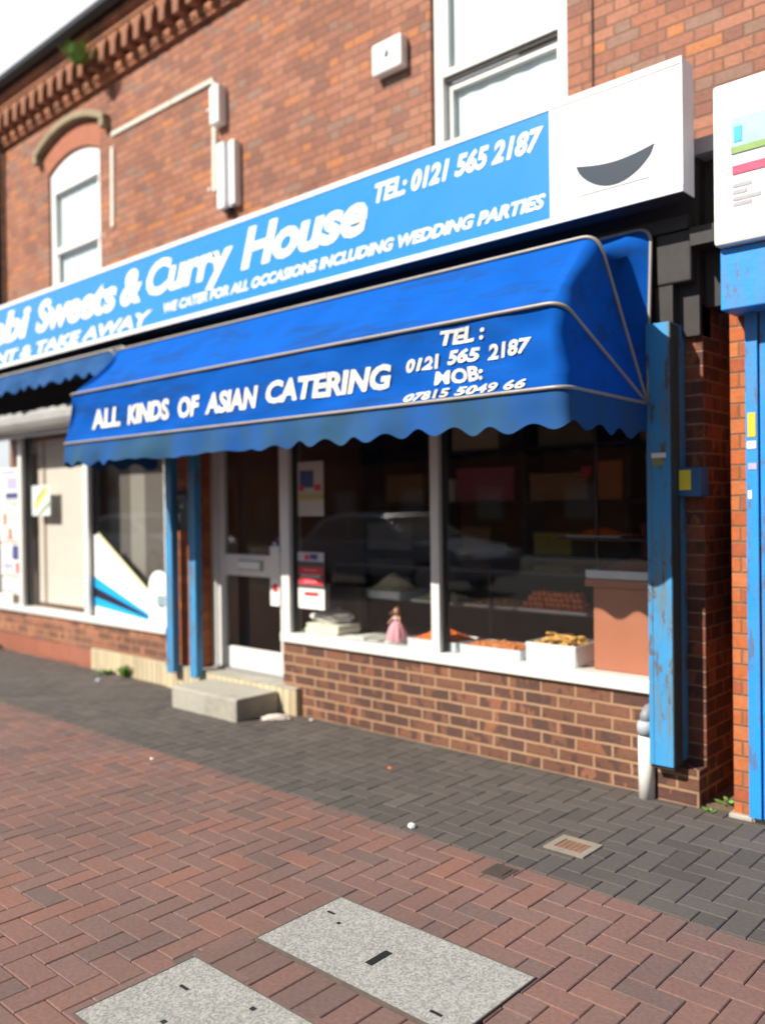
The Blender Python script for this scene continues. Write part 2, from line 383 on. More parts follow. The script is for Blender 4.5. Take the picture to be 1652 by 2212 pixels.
# ------------------------------------------------------------------ GROUND
XA, XB = -13.0, 2.4
struct(MB().add([(-90,-60,-.05),(60,-60,-.05),(60,30,-.05),(-90,30,-.05)], [(0,1,2,3)]), 'ground', m_flag)
struct(MB().box(-90, 60, -16.5, -6.35, -.045, -.036), 'road', m_asph)
struct(MB().box(-90, 60, -6.35, -6.2, -.2, .0), 'kerb', m_conc)
struct(MB().box(XA, XB, -6.2, .0, -.03, -.011).box(-2.70, -2.44, -2.70, -2.36, -.011, -.0035), 'paving_bed', m_joint)
SL1 = (-2.440, -1.540, -2.372, -1.937); SL2 = (-2.500, -1.600, -3.040, -2.587)
def inside(x, y, r, g=0): return r[0]-g < x < r[1]+g and r[2]-g < y < r[3]+g
YB = -1.235
def paver(mb, x0, x1, y0, y1):
    g, ch, hh = .0018, .0035, .003
    x0 += g; x1 -= g; y0 += g; y1 -= g
    z = random.uniform(-.0009, .0009); tx = random.uniform(-.0007, .0007); ty = random.uniform(-.0007, .0007)
    def T(x, y, d): return (x, y, z-d + tx*(1 if x > (x0+x1)/2 else -1) + ty*(1 if y > (y0+y1)/2 else -1))
    vs = [(x0,y0,-.012),(x1,y0,-.012),(x1,y1,-.012),(x0,y1,-.012), T(x0,y0,hh),T(x1,y0,hh),T(x1,y1,hh),T(x0,y1,hh), T(x0+ch,y0+ch,0),T(x1-ch,y0+ch,0),T(x1-ch,y1-ch,0),T(x0+ch,y1-ch,0)]
    fs = [(8,9,10,11)] + [(4+i, 4+(i+1)%4, 8+(i+1)%4, 8+i) for i in range(4)] + [(i, (i+1)%4, 4+(i+1)%4, 4+i) for i in range(4)]
    mb.add(vs, fs, random.random())
red, drk = MB(), MB()
B = .1015
DR = (-2.105, -1.905, -.985, -.805); DK = (-2.16, -2.05, -1.385, -1.265)
na, nb = int((XB-XA)/B), int(6.2/B)
for a in range(-1, na):
    for b in range(-1, nb+1):
        m = (a-b) % 4
        if m == 0: x0, x1, y0, y1 = a, a+2, b, b+1
        elif m == 3: x0, x1, y0, y1 = a, a+1, b, b+2
        else: continue
        x0, x1 = XA+x0*B, XA+x1*B; y0, y1 = -6.2+y0*B, -6.2+y1*B
        if y0 < -6.2 or x1 > XB: continue
        cx, cy = (x0+x1)/2, (y0+y1)/2
        if cx > .4 and cy < -3.2: continue
        if inside(cx, cy, SL1, -.13) or inside(cx, cy, SL2, -.13): continue
        if SL1[0]-.02 < cx < SL1[1]+.06 and SL2[3]-.03 < cy < SL1[2]+.03: continue
        if inside(cx, cy, DR, -.05): continue
        if y0 >= .0: continue
        y1 = min(y1, .0)
        if y0 < YB < y1:
            if YB-y0 > .02: paver(red, x0, x1, y0, YB)
            if y1-YB > .02: paver(drk, x0, x1, YB, y1)
        else: paver(red if cy < YB else drk, x0, x1, y0, y1)
xx = SL1[0]-B*.85
while xx < SL1[1]:
    paver(red, xx, xx+B, SL2[3]+.004, SL1[2]-.004); xx += B
struct(red, 'pavement', m_pav, fix=False); struct(drk, 'paved_margin', m_drk, fix=False)
struct(MB().box(-1.775, -1.60, .0, 2.6, -.04, .012), 'soil', m_soil)

def cover(r, label, holes):
    t = thing('access_cover', label, 'cover', ((r[0]+r[1])/2, (r[2]+r[3])/2, -.03), 'concrete filled covers in the paving')
    MB().box(r[0]+.006, r[1]-.006, r[2]+.006, r[3]-.006, -.03, .0055).build('infill', m_slab, t)
    f = MB()
    for b in ((r[0], r[1], r[2], r[2]+.005), (r[0], r[1], r[3]-.005, r[3]), (r[0], r[0]+.005, r[2]+.005, r[3]-.005), (r[1]-.005, r[1], r[2]+.005, r[3]-.005)): f.box(*b, -.03, .007)
    f.build('rim', m_joint, t)
    for x, y, w, d in holes: MB().box(x-w/2, x+w/2, y-d/2, y+d/2, .004, .0075).build('lifting_slot', m_black, t)
cover(SL1, 'speckled grey rectangular cover with a black slot at its middle, nearer the shop', [(-2.01, -2.185, .030, .105), (-2.37, -2.06, .035, .011), (-1.66, -2.31, .045, .011), (-2.29, -2.10, .014, .014)])
cover(SL2, 'speckled grey rectangular cover cut off by the lower edge of the picture', [(-2.36, -2.73, .04, .011), (-2.10, -2.66, .018, .016), (-2.25, -2.88, .018, .016), (-2.05, -2.84, .030, .105)])

t = thing('drain_grate', 'small square drain with pale concrete surround and rusty cover in charcoal paving', 'drain', (-2.005, -.895, -.02))
f = MB(); x0, x1, y0, y1 = DR; w = .034
for b in ((x0, x1, y0, y0+w), (x0, x1, y1-w, y1), (x0, x0+w, y0+w, y1-w), (x1-w, x1, y0+w, y1-w)): f.box(*b, -.02, .0065)
f.build('surround', mat('stained_concrete', (.24,.205,.16), .9, .25, 20, bump=.4), t)
g = MB().box(x0+w, x1-w, y0+w, y1-w, -.02, .0030)
for i in range(5): g.box(x0+w+.01+i*.025, x0+w+.026+i*.025, y0+w+.006, y1-w-.006, .0030, .0045)
g.build('cover_plate', mat('rusty_iron', (.21, .115, .075), .8, .35, 25), t)
solo(MB().box(DK[0], DK[1], DK[2], DK[3], -.02, .002).box(DK[0]+.02, DK[1]-.02, DK[2]+.02, DK[3]-.02, .002, .005), 'stop_tap_cover', mat('brown_iron', (.055, .04, .033), .8, .35, 30),
     'small dark brown iron cover at the edge of the red paving', 'cover', (-2.105, -1.325, -.02))

# ------------------------------------------------------------------ THE BUILDING
bld = thing('brick_building', 'red brick terrace with a corbelled eaves course above two projecting shop fronts', 'building', (-6, .4, 0))
YW = .75
# upper wall with two window openings
TW = (-4.09, -2.94, 3.30, 6.2)          # tall window opening x0,x1,z0,z1
AW = (-9.995, -8.82)                     # arched window
w = MB()
def wall_xz(mb, x0, x1, z0, z1): mb.box(x0, x1, YW, YW+.24, z0, z1)
wall_xz(w, -11.25, AW[0], 3.3, 7.0); wall_xz(w, AW[1], TW[0], 3.3, 7.0); wall_xz(w, TW[1], 2.6, 3.3, 7.0); wall_xz(w, TW[0], TW[1], 6.2, 7.0)
arch = []
ax, aw2, zs, rise = (AW[0]+AW[1])/2, (AW[1]-AW[0])/2, 5.585, .14
rad = (aw2*aw2+rise*rise)/(2*rise)
def archz(x, off=0): return zs + rise - rad + math.sqrt(max(0, (rad+off)**2-(x-ax)**2))
K = 16
poly = [(AW[0]+(AW[1]-AW[0])*i/K, archz(AW[0]+(AW[1]-AW[0])*i/K)) for i in range(K+1)] + [(AW[1], 7.0), (AW[0], 7.0)]
w.prism(poly, 'y', YW, YW+.24)
w.build('upper_wall', m_upper, bld)
# brick arch over the window (soldier bricks), proud by 3 mm
vou = MB(); nv = 17
a0 = math.asin(aw2/rad)
for i in range(nv):
    t0, t1 = -a0+2*a0*(i+.04)/nv, -a0+2*a0*(i+.96)/nv
    cz = zs+rise-rad
    vou.prism([(ax+rad*math.sin(t0), cz+rad*math.cos(t0)), (ax+rad*math.sin(t1), cz+rad*math.cos(t1)), (ax+(rad+.25)*math.sin(t1), cz+(rad+.25)*math.cos(t1)), (ax+(rad+.25)*math.sin(t0), cz+(rad+.25)*math.cos(t0))], 'y', YW-.004, YW+.02)
vou.build('brick_arch', mat('arch_brick', (.40, .145, .085), .85, .3, 14, bump=.4), bld)
hd = MB(); pin, pout = [], []
for i in range(25):
    tt = -a0*1.1+2.2*a0*i/24; cz = zs+rise-rad
    pin.append((ax+(rad+.285)*math.sin(tt), cz+(rad+.285)*math.cos(tt))); pout.append((ax+(rad+.36)*math.sin(tt), cz+(rad+.36)*math.cos(tt)))
hd.prism(pin+pout[::-1], 'y', YW-.085, YW+.01)
hd.box(pin[0][0]-.035, pin[0][0]+.06, YW-.09, YW+.01, pin[0][1]-.07, pin[0][1]+.02); hd.box(pin[-1][0]-.06, pin[-1][0]+.035, YW-.09, YW+.01, pin[-1][1]-.07, pin[-1][1]+.02)
hd.build('window_hood', m_hood, bld, bevel=.008)

def curtain(x0, x1, z0, z1, y, parent, name='net_curtain', m=None, amp=.007, wl=.15):
    mb = MB(); n = int((x1-x0)/.012); vs = []
    for i in range(n+1):
        x = x0+(x1-x0)*i/n; yy = y+amp*math.sin(2*math.pi*x/wl+.8*math.sin(x*5))
        vs += [(x, yy, z0), (x, yy, z1), (x, yy+.004, z0), (x, yy+.004, z1)]
    mb.add(vs, [(4*i, 4*i+4, 4*i+5, 4*i+1) for i in range(n)] + [(4*i+2, 4*i+3, 4*i+7, 4*i+6) for i in range(n)])
    return mb.build(name, m or m_curt, parent, smooth=True, fix=False)
# arched window
fr = MB(); yf = YW+.03
ft = .10
poly = [(AW[0], 3.3), (AW[0]+ft, 3.3), (AW[0]+ft, 5.33), (AW[1]-.085, 5.33), (AW[1]-.085, 3.3), (AW[1], 3.3)] + [(AW[1]-(AW[1]-AW[0])*i/K, archz(AW[1]-(AW[1]-AW[0])*i/K)) for i in range(K+1)]
fr.prism(poly, 'y', yf, yf+.09)
fo = fr.build('window', m_white, bld, bevel=.004)
MB().box(AW[0]+ft, AW[1]-.085, yf-.012, yf+.07, 4.60, 4.665).build('transom', m_white, fo, bevel=.004)
MB().box(AW[0]+ft, AW[1]-.085, yf+.04, yf+.046, 4.665, 5.33).build('pane', m_glassU, fo); MB().box(AW[0]+ft, AW[1]-.085, yf+.04, yf+.046, 3.3, 4.60).build('pane', m_glassU, fo)
s_ = MB()
a_, b_ = AW[0]+ft, AW[1]-.085
s_.prism([(a_, 3.35), (b_, 3.35), (b_, 4.60), (b_-.045, 4.60), (b_-.045, 3.40), (a_+.045, 3.40), (a_+.045, 4.60), (a_, 4.60)], 'y', yf+.015, yf+.036)
s_.build('casement', m_white, fo)
curtain(AW[0]+.05, AW[1]-.04, 3.4, 5.4, yf+.066, bld, amp=.003)
# tall sash window
fr = MB(); yf = YW+.035
x0, x1 = TW[0], TW[1]
for b in ((x0, x0+.085, 3.3, 6.2), (x1-.085, x1, 3.3, 6.2), (x0+.085, x1-.085, 6.1, 6.2)): fr.box(b[0], b[1], yf, yf+.12, b[2], b[3])
fo = fr.build('window', m_sash, bld, bevel=.004)
def sash(z0, z1, y, name):
    f = MB(); a, b = x0+.085, x1-.085; t_ = .045
    f.box(a, a+t_, y, y+.045, z0, z1); f.box(b-t_, b, y, y+.045, z0, z1); f.box(a+t_, b-t_, y, y+.045, z0, z0+.05); f.box(a+t_, b-t_, y, y+.045, z1-.055, z1)
    f.build(name, m_sash, fo, bevel=.004); MB().box(a+t_, b-t_, y+.02, y+.026, z0+.05, z1-.055).build('pane', m_glassU, fo)
sash(4.735, 6.1, yf+.01, 'upper_sash'); sash(3.35, 4.70, yf+.062, 'lower_sash')
curtain(x0+.09, x1-.09, 4.74, 6.1, yf+.066, bld, amp=.003, wl=.21); curtain(x0+.01, x1-.01, 3.35, 4.70, yf+.116, bld, amp=.003, wl=.21)
MB().box(x0+.086, x1-.086, yf+.03, yf+.06, 4.702, 4.733).build('sash_gap_shade', m_dark, fo)  # dark strip standing in for the shaded gap between the sashes
# rooms behind the upper windows
for (a, b, c, d) in ((x0-.3, x1+.3, 3.42, 6.6), (AW[0]-.3, AW[1]+.3, 3.42, 6.0)):
    MB().box(a, b, 2.4, 2.5, c, d).build('room_wall', m_curt, bld)

# cornice
cor = MB()
cor.box(-11.25, 2.6, YW-.05, YW, 6.215, 6.245).box(-11.25, 2.6, YW-.07, YW, 6.285, 6.33)
cor.box(-11.25, 2.6, YW-.20, YW, 6.565, 6.64).box(-11.25, 2.6, YW-.235, YW, 6.64, 6.73)
cor.box(-11.25, 2.6, YW-.012, YW-.0005, 6.33, 6.565)
co = cor.build('cornice', m_corb, bld, bevel=.006)
dm = MB(); x = -11.2; dp = [(-11.25, YW-.01), (-11.25, YW-.032)]
while x < -5:
    dp += [(x, YW-.032), (x, YW-.066), (x+.034, YW-.066), (x+.034, YW-.032)]; x += .068
dp += [(2.6, YW-.032), (2.6, YW-.01)]
dm.prism(dp, 'z', 6.245, 6.285)
dm.build('dentil_band', m_corb, co)
p0 = None; i = 0
x = -11.15
while x < -4.8:
    if p0 is None:
        p0 = MB().prism([(x-.046, 6.33), (x+.046, 6.33), (x+.050, 6.45), (x+.112, 6.562), (x-.112, 6.562), (x-.050, 6.45)], 'y', YW-.185, YW-.0125).build('corbel', m_corb, co, bevel=.006); px = x
    else:
        c = p0.copy(); COL.objects.link(c); c.parent = co; c.location = p0.location + Vector((x-px, random.uniform(-.004, .004), random.uniform(-.003, .003)))
    x += .226
g = MB(); gp = [(YW-.375, 6.80), (YW-.37, 6.745), (YW-.335, 6.715), (YW-.285, 6.715), (YW-.25, 6.745), (YW-.245, 6.80)]
g.prism(gp, 'x', -11.4, 2.6); x = -11
go = g.build('gutter', m_gut, bld)
MB().box(-11.35, 2.6, YW-.238, YW, 6.732, 6.80).build('fascia_board', m_gut, bld)
MB().add([(-11.35, YW-.23, 6.81), (2.6, YW-.23, 6.81), (2.6, 4.6, 9.0), (-11.35, 4.6, 9.0), (-11.35, YW-.23, 6.84), (2.6, YW-.23, 6.84), (2.6, 4.6, 9.04), (-11.35, 4.6, 9.04)], [(0,3,2,1),(4,5,6,7),(0,1,5,4),(1,2,6,5),(2,3,7,6),(3,0,4,7)]).build('roof', m_roof, bld)
MB().tube([(-11.20, YW-.07, 3.35), (-11.20, YW-.07, 6.05), (-11.20, YW-.16, 6.4), (-11.20, YW-.27, 6.72)], .045, 10).build('downpipe', m_gut, bld, smooth=True)
MB().box(-11.33, -11.25, YW-.02, YW+.24, 3.3, 7.0).build('quoin', m_pier, bld)
# flat roof and fascia of the projecting shops
MB().box(-13, -1.62, -.02, YW, 3.30, 3.38).build('flat_roof', m_lead, bld)
MB().box(-1.62, 2.6, .02, YW, 3.30, 3.385).build('flat_roof', m_lead, bld)
MB().box(-13, -1.775, .02, .16, 2.40, 3.30).build('fascia_board', m_dark, bld)
MB().box(-1.775, -1.59, .10, .30, 2.55, 3.30).build('lintel', m_dark, bld)
MB().box(-13, -1.8, -.06, .02, 2.93, 3.0).build('cable_tray', m_dark, bld)
MB().box(-1.97, -1.785, -.055, .018, 2.665, 2.925).build('console_bracket', m_dark, bld, bevel=.01)
MB().box(-1.78, -1.56, -.08, .05, 2.83, 2.92).build('cross_beam', m_dark, bld)

# right shop: dwarf wall, plinth, pier
MB().box(-4.985, -2.02, .0, .22, -.05, .535).build('dwarf_wall', m_lower, bld)
pr = MB().box(-1.995, -1.775, -.045, .24, -.05, .185)
pr.build('pier_base', m_lower, bld)
MB().box(-1.90, -1.775, .055, 3.2, .185, 2.56).build('brick_pier', m_pier, bld)
MB().box(-1.79, -1.775, .24, 3.2, -.05, .185).build('side_wall', m_pier, bld)
# left pier between the shops, left dwarf wall
MB().box(-6.50, -6.03, .0, .30, .2, 2.40).build('brick_pier', m_nbr, bld)
MB().box(-13, -6.50, .0, .22, .205, .445).build('dwarf_wall', m_lowl, bld)
MB().box(-13, -7.79, -.006, .22, -.05, .205).build('dwarf_wall', m_redblock, bld)
pl = MB(); pl.box(-7.79, -6.5, -.004, .22, -.05, .200).box(-6.5, -4.79, -.035, .28, -.05, .19)
plo = pl.build('plinth', m_tile, bld, bevel=.004)
tl = MB(); x = -7.79
while x < -4.80:
    yy = -.004 if x < -6.5 else -.035
    z1 = .20 if x < -6.5 else .188
    tl.box(x+.003, min(x+.072, -4.79), yy-.012, yy, -.02, z1, random.random()); x += .075
tl.build('tile_facing', attr_mat('buff_ribbed_tile', [(.50,.42,.28),(.56,.48,.33),(.60,.52,.35),(.45,.37,.24)], .45, .15, .12, dirt=(.33,.24,.14)), plo, bevel=.003)
MB().box(-6.5, -4.79, -.05, .30, .19, .205).build('tread', m_conc, plo, bevel=.003)

# right shop window
win = MB().box(-4.985, -1.99, -.03, .10, .537, .605).build('shop_window', m_alu, bld, bevel=.005)
for b in ((-4.985, -4.89, .10), (-2.05, -1.99, .09)): MB().box(b[0], b[1], -.012, b[2], .606, 2.45).build('jamb', m_alu, win, bevel=.004)
MB().box(-3.53, -3.462, -.012, .085, .606, 2.358).build('mullion', m_alu, win, bevel=.004)
MB().box(-4.889, -2.051, -.02, .09, 2.36, 2.45).build('head', m_alu, win)
MB().box(-4.89, -3.53, .035, .041, .605, 2.36).build('pane', m_glass, win); MB().box(-3.462, -2.05, .035, .041, .605, 2.36).build('pane', m_glass, win)
for b in ((-4.889, -4.875), (-3.545, -3.531), (-3.461, -3.447), (-2.065, -2.051)): MB().box(*b, .025, .085, .607, 2.358).build('gasket', m_alud, win)
# door
dr = MB(); yd = .13
dr.box(-6.029, -5.965, yd-.01, yd+.07, .21, 2.40).box(-5.075, -4.99, yd-.01, yd+.07, .21, 2.40).box(-5.965, -5.075, yd-.01, yd+.07, 2.33, 2.40)
door = dr.build('door', m_alu, bld, bevel=.004)
lf = MB(); yd2 = yd+.005
lf.box(-5.955, -5.868, yd2, yd2+.045, .225, 2.32).box(-5.165, -5.085, yd2, yd2+.045, .225, 2.32).box(-5.868, -5.165, yd2, yd2+.045, .225, .40).box(-5.868, -5.165, yd2, yd2+.045, .99, 1.165).box(-5.868, -5.165, yd2, yd2+.045, 2.24, 2.32)
lf.build('leaf', m_alu, door, bevel=.005)
MB().box(-6.0, -5.0, yd-.03, yd+.07, .205, .225).build('threshold', m_grey, door)
MB().box(-5.868, -5.165, yd+.022, yd+.028, 1.165, 2.24).build('pane', m_glass, door); MB().box(-5.868, -5.165, yd+.022, yd+.028, .40, .99).build('pane', m_glass, door)
MB().box(-5.665, -5.365, yd-.010, yd+.006, 1.04, 1.12).build('letter_plate', m_grey, door, bevel=.004)
MB().box(-5.655, -5.385, yd-.020, yd-.0102, 1.05, 1.11).build('letter_flap', m_white, door, bevel=.004)
MB().box(-5.27, -5.16, yd-.006, yd+.004, .985, 1.24).build('lock_plate', m_alu, door, bevel=.003)
# left shop window
winl = MB().box(-12.95, -6.495, -.03, .11, .447, .508).build('shop_window', m_alu, bld, bevel=.005)
for a, b, n_ in ((-9.30, -9.215, 'mullion'), (-7.91, -7.82, 'mullion'), (-6.52, -6.495, 'jamb')): MB().box(a, b, -.012, .11, .509, 2.40).build(n_, m_alu, winl, bevel=.004)
for a, b in ((-12.8, -9.30), (-9.215, -7.91), (-7.82, -6.52)): MB().box(a, b, .045, .051, .508, 2.40).build('pane', m_glass, winl)
for a in (-9.214, -7.819): MB().box(a, a+.018, .03, .12, .510, 2.40).build('gasket', m_alud, winl)
# posts (steel angle guides)
def post(x0, x1, yf, yb, z0, z1, m, lip=.012):
    p = MB(); p.box(x0, x1, yf, yf+lip, z0, z1).box(x1-lip, x1, yf+lip, yb, z0+.01, z1)
    p.box(x0+.02, x0+.026, yf-.003, yf, z0, z1).box(x0, x0+lip, yf+lip, yf+.05, z0, z1)
    return p.build('blue_post', m, bld, bevel=.002)
post(-6.335, -6.245, -.125, -.055, .155, 2.40, m_post); post(-6.005, -5.915, -.125, -.06, .15, 2.40, m_post)
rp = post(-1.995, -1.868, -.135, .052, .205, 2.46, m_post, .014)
MB().box(-1.975, -1.885, -.05, .045, 2.461, 2.66).build('post_top_shade', m_dark, bld)  # dark block in place of the shade above the shortened post
MB().box(-1.868, -1.8635, -.132, -.032, .21, 2.45).build('guide_channel', mat('rusty_channel', (.035, .05, .045), .8, .4, 9, dirt=(.02, .16, .34), dirt_amt=.7, dirt_scale=4, stretch=(6, 6, .8), dirt_lo=.56), rp)
MB().box(-1.995, -1.868, -.12, .05, .187, .21).build('post_foot', mat('rotten_wood', (.05, .038, .028), .9, .4, 20), rp)
MB().box(-1.972, -1.892, -.1365, -.1351, 1.775, 1.80).build('sticker', m_white, rp); MB().box(-1.967, -1.905, -.1365, -.1351, 1.735, 1.772).build('sticker', mat('olive_sticker', (.26, .26, .12), .6), rp)

# interior shells
MB().box(-6.0, -1.9, 3.2, 3.3, 0, 2.9).build('back_wall', m_wall, bld)
MB().box(-6.5, -1.79, .30, 3.2, .12, .2).build('shop_floor', m_floor, bld)
MB().box(-6.5, -1.79, .16, 3.3, 2.62, 2.7).build('shop_ceiling', m_wall, bld)
MB().box(-6.14, -6.03, .30, 3.2, .2, 2.62).build('party_wall', m_wall, bld)
MB().box(-4.985, -1.99, .10, .40, .54, .600).build('window_shelf', mat('pale_laminate', (.62, .60, .56), .5, .1), bld)
MB().box(-13, -6.5, 1.6, 1.7, 0, 2.9).build('back_wall', m_wall, bld)
MB().box(-13, -6.5, .22, 1.6, .3, .40).build('window_shelf', m_brown, bld)
MB().box(-13, -6.14, .16, 1.7, 2.62, 2.7).build('shop_ceiling', m_wall, bld)

# shutter case over the left shop
t = thing('shutter_case', 'long grey metal roller shutter case above the left shop window', 'shutter', (-9.7, -.1, 2.35))
MB().prism([(.018, 2.36), (-.20, 2.345), (-.27, 2.375), (-.30, 2.43), (-.30, 2.50), (-.27, 2.55), (.018, 2.56)], 'x', -13, -6.56).build('casing', m_shut, t, bevel=.006)
MB().box(-12.9, -6.6, -.16, -.10, 2.31, 2.343).build('bottom_lath', m_grey, t)

# ------------------------------------------------------------------ SIGNS
YS = -.25
sg = thing('shop_sign', 'long blue and white illuminated shop sign for a sweets and curry house', 'sign', (-7.5, -.18, 3.05))
MB().box(-13.4, -1.738, YS+.006, YS+.135, 3.052, 3.700).build('casing', m_signside, sg, bevel=.004)
MB().box(-13.4, -2.47, YS-.001, YS+.006, 3.085, 3.668).build('blue_panel', m_signb, sg)
MB().box(-2.468, -1.744, YS-.001, YS+.006, 3.085, 3.668).build('end_panel', m_signw, sg)
tr = MB()
tr.box(-13.4, -1.738, YS-.006, YS+.006, 3.668, 3.702).box(-13.4, -1.738, YS-.006, YS+.006, 3.050, 3.085).box(-2.474, -2.4645, YS-.004, YS-.0012, 3.086, 3.667).box(-1.744, -1.737, YS-.005, YS+.006, 3.085, 3.668)
tr.build('trim', m_signw, sg, bevel=.002)
MB().box(-13.39, -1.742, YS+.004, YS+.134, 3.0495, 3.0515).build('underside_shade', m_dark, sg)  # dark sheet paints shade under the white casing, hides awning bounce
MB().box(-12, -2.1, YS+.135, .02, 3.60, 3.64).box(-12, -2.1, YS+.135, .02, 3.10, 3.14).build('bracket', m_grey, sg)
def on_sign(x, z, l): return (x, YS-.001-l, z)
tx = MB()
for body, a, b, zb, cp in (('Punjabi', -10.62, -8.44, 3.315, .30), ('Sweets', -8.33, -6.83, 3.315, .29), ('&', -6.77, -6.43, 3.322, .29), ('Curry', -6.36, -5.20, 3.335, .27), ('House', -5.11, -3.82, 3.325, .285)):
    put_text(tx, body, a, b, zb, cp, on_sign, .28, .037, spacing=.97)
tx.build('main_lettering', m_text, sg, fix=False)
for body, a, b, zb, cp in (('RESTAURANT & TAKE AWAY', -10.95, -6.28, 3.105, .108), ('WE CATER FOR ALL OCCASIONS INCLUDING WEDDING PARTIES', -6.11, -2.50, 3.158, .074), ('TEL: 0121 565 2187', -3.75, -2.51, 3.482, .118)):
    tx = MB(); put_text(tx, body, a, b, zb, cp, on_sign, .3, .034); tx.build('small_lettering', m_text, sg, fix=False)
bw = MB(); top = []; n = 24
for i in range(n+1):
    s = i/n; top.append((-2.316+(.436)*s, 3.322-.030*math.sin(math.pi*s)+.0*s))
bot = []
for i in range(1, n):
    s = i/n; bot.append((-1.88-.436*s, 3.322-.148*math.sin(math.pi*min(1, max(0, s)))**.62))
bw.prism(top+bot, 'y', YS-.004, YS-.0012)
bw.box(-2.30, -1.91, YS-.0035, YS-.0012, 3.160, 3.1635); bw.build('bowl_emblem', m_bowl, sg)

ns = thing('neighbour_sign', 'white projecting sign with small pictures at the right edge above the blue fascia', 'sign', (-.4, -.25, 2.74))
MB().box(-1.578, 1.2, -.30, -.06, 2.735, 3.48).build('casing', m_signw, ns, bevel=.02)
MB().box(-1.49, -1.30, -.305, -.3005, 3.14, 3.30).build('picture', mat('teal_photo_print', (.30, .52, .52), .5, .3, 14), ns); MB().box(-1.49, -1.30, -.3065, -.3052, 3.14, 3.17).build('picture', m_green, ns)
MB().box(-1.475, -1.44, -.3075, -.3052, 3.19, 3.26).build('picture', m_cyan, ns)
MB().box(-1.485, -1.34, -.305, -.3005, 3.045, 3.085).build('red_banner', m_magenta, ns)
ln = MB()
for z, a in ((2.985, -1.40), (2.955, -1.42), (2.925, -1.36), (2.90, -1.40)): ln.box(-1.485, a, -.303, -.3005, z, z+.018)
ln.build('small_print', m_greyp, ns)

# ------------------------------------------------------------------ NEIGHBOURING SHOPFRONT
nb_ = thing('neighbour_shopfront', 'orange brick pier and bright blue shutter frame of the next shop, at the right edge', 'shopfront', (-.5, .3, 0))
MB().box(-1.60, -1.512, -.045, 1.6, .02, 2.60).build('brick_pier', m_nbr, nb_)
MB().box(-1.62, -1.505, -.07, .2, -.05, .02).build('pier_footing', m_conc, nb_, bevel=.008)
pp = MB().box(-1.51, -1.452, -.10, .02, .03, 2.45).box(-1.447, -1.36, -.085, .02, .03, 2.45).box(-1.35, -1.25, -.10, .02, .03, 2.45)
pn = pp.build('blue_post', m_postn, nb_, bevel=.003)
MB().box(-1.498, -1.462, -.1035, -.1002, 1.855, 1.97).build('sticker', m_yel2, pn); MB().box(-1.503, -1.46, -.1030, -.1002, 1.80, 1.835).build('sticker', m_white, pn)
MB().box(-1.498, -1.458, -.1030, -.1002, 1.70, 1.73).build('sticker', m_lilac, pn); MB().box(-1.50, -1.482, -.1030, -.1002, 1.56, 1.60).build('sticker', m_white, pn)
MB().box(-1.565, 1.2, -.25, -.05, 2.445, 2.73).build('blue_fascia', m_postn, nb_, bevel=.006)
MB().box(-1.565, 1.2, -.05, .2, 2.50, 2.58).build('soffit', m_dark, nb_)
MB().box(-1.25, 1.2, -.03, .02, .03, 2.45).build('roller_shutter', m_postn, nb_)
MB().box(-1.512, 1.2, -.06, .3, -.05, .03).build('threshold', m_conc, nb_)
MB().box(-1.512, 1.2, .05, .24, 2.58, 3.30).build('upper_panel', m_dark, nb_)

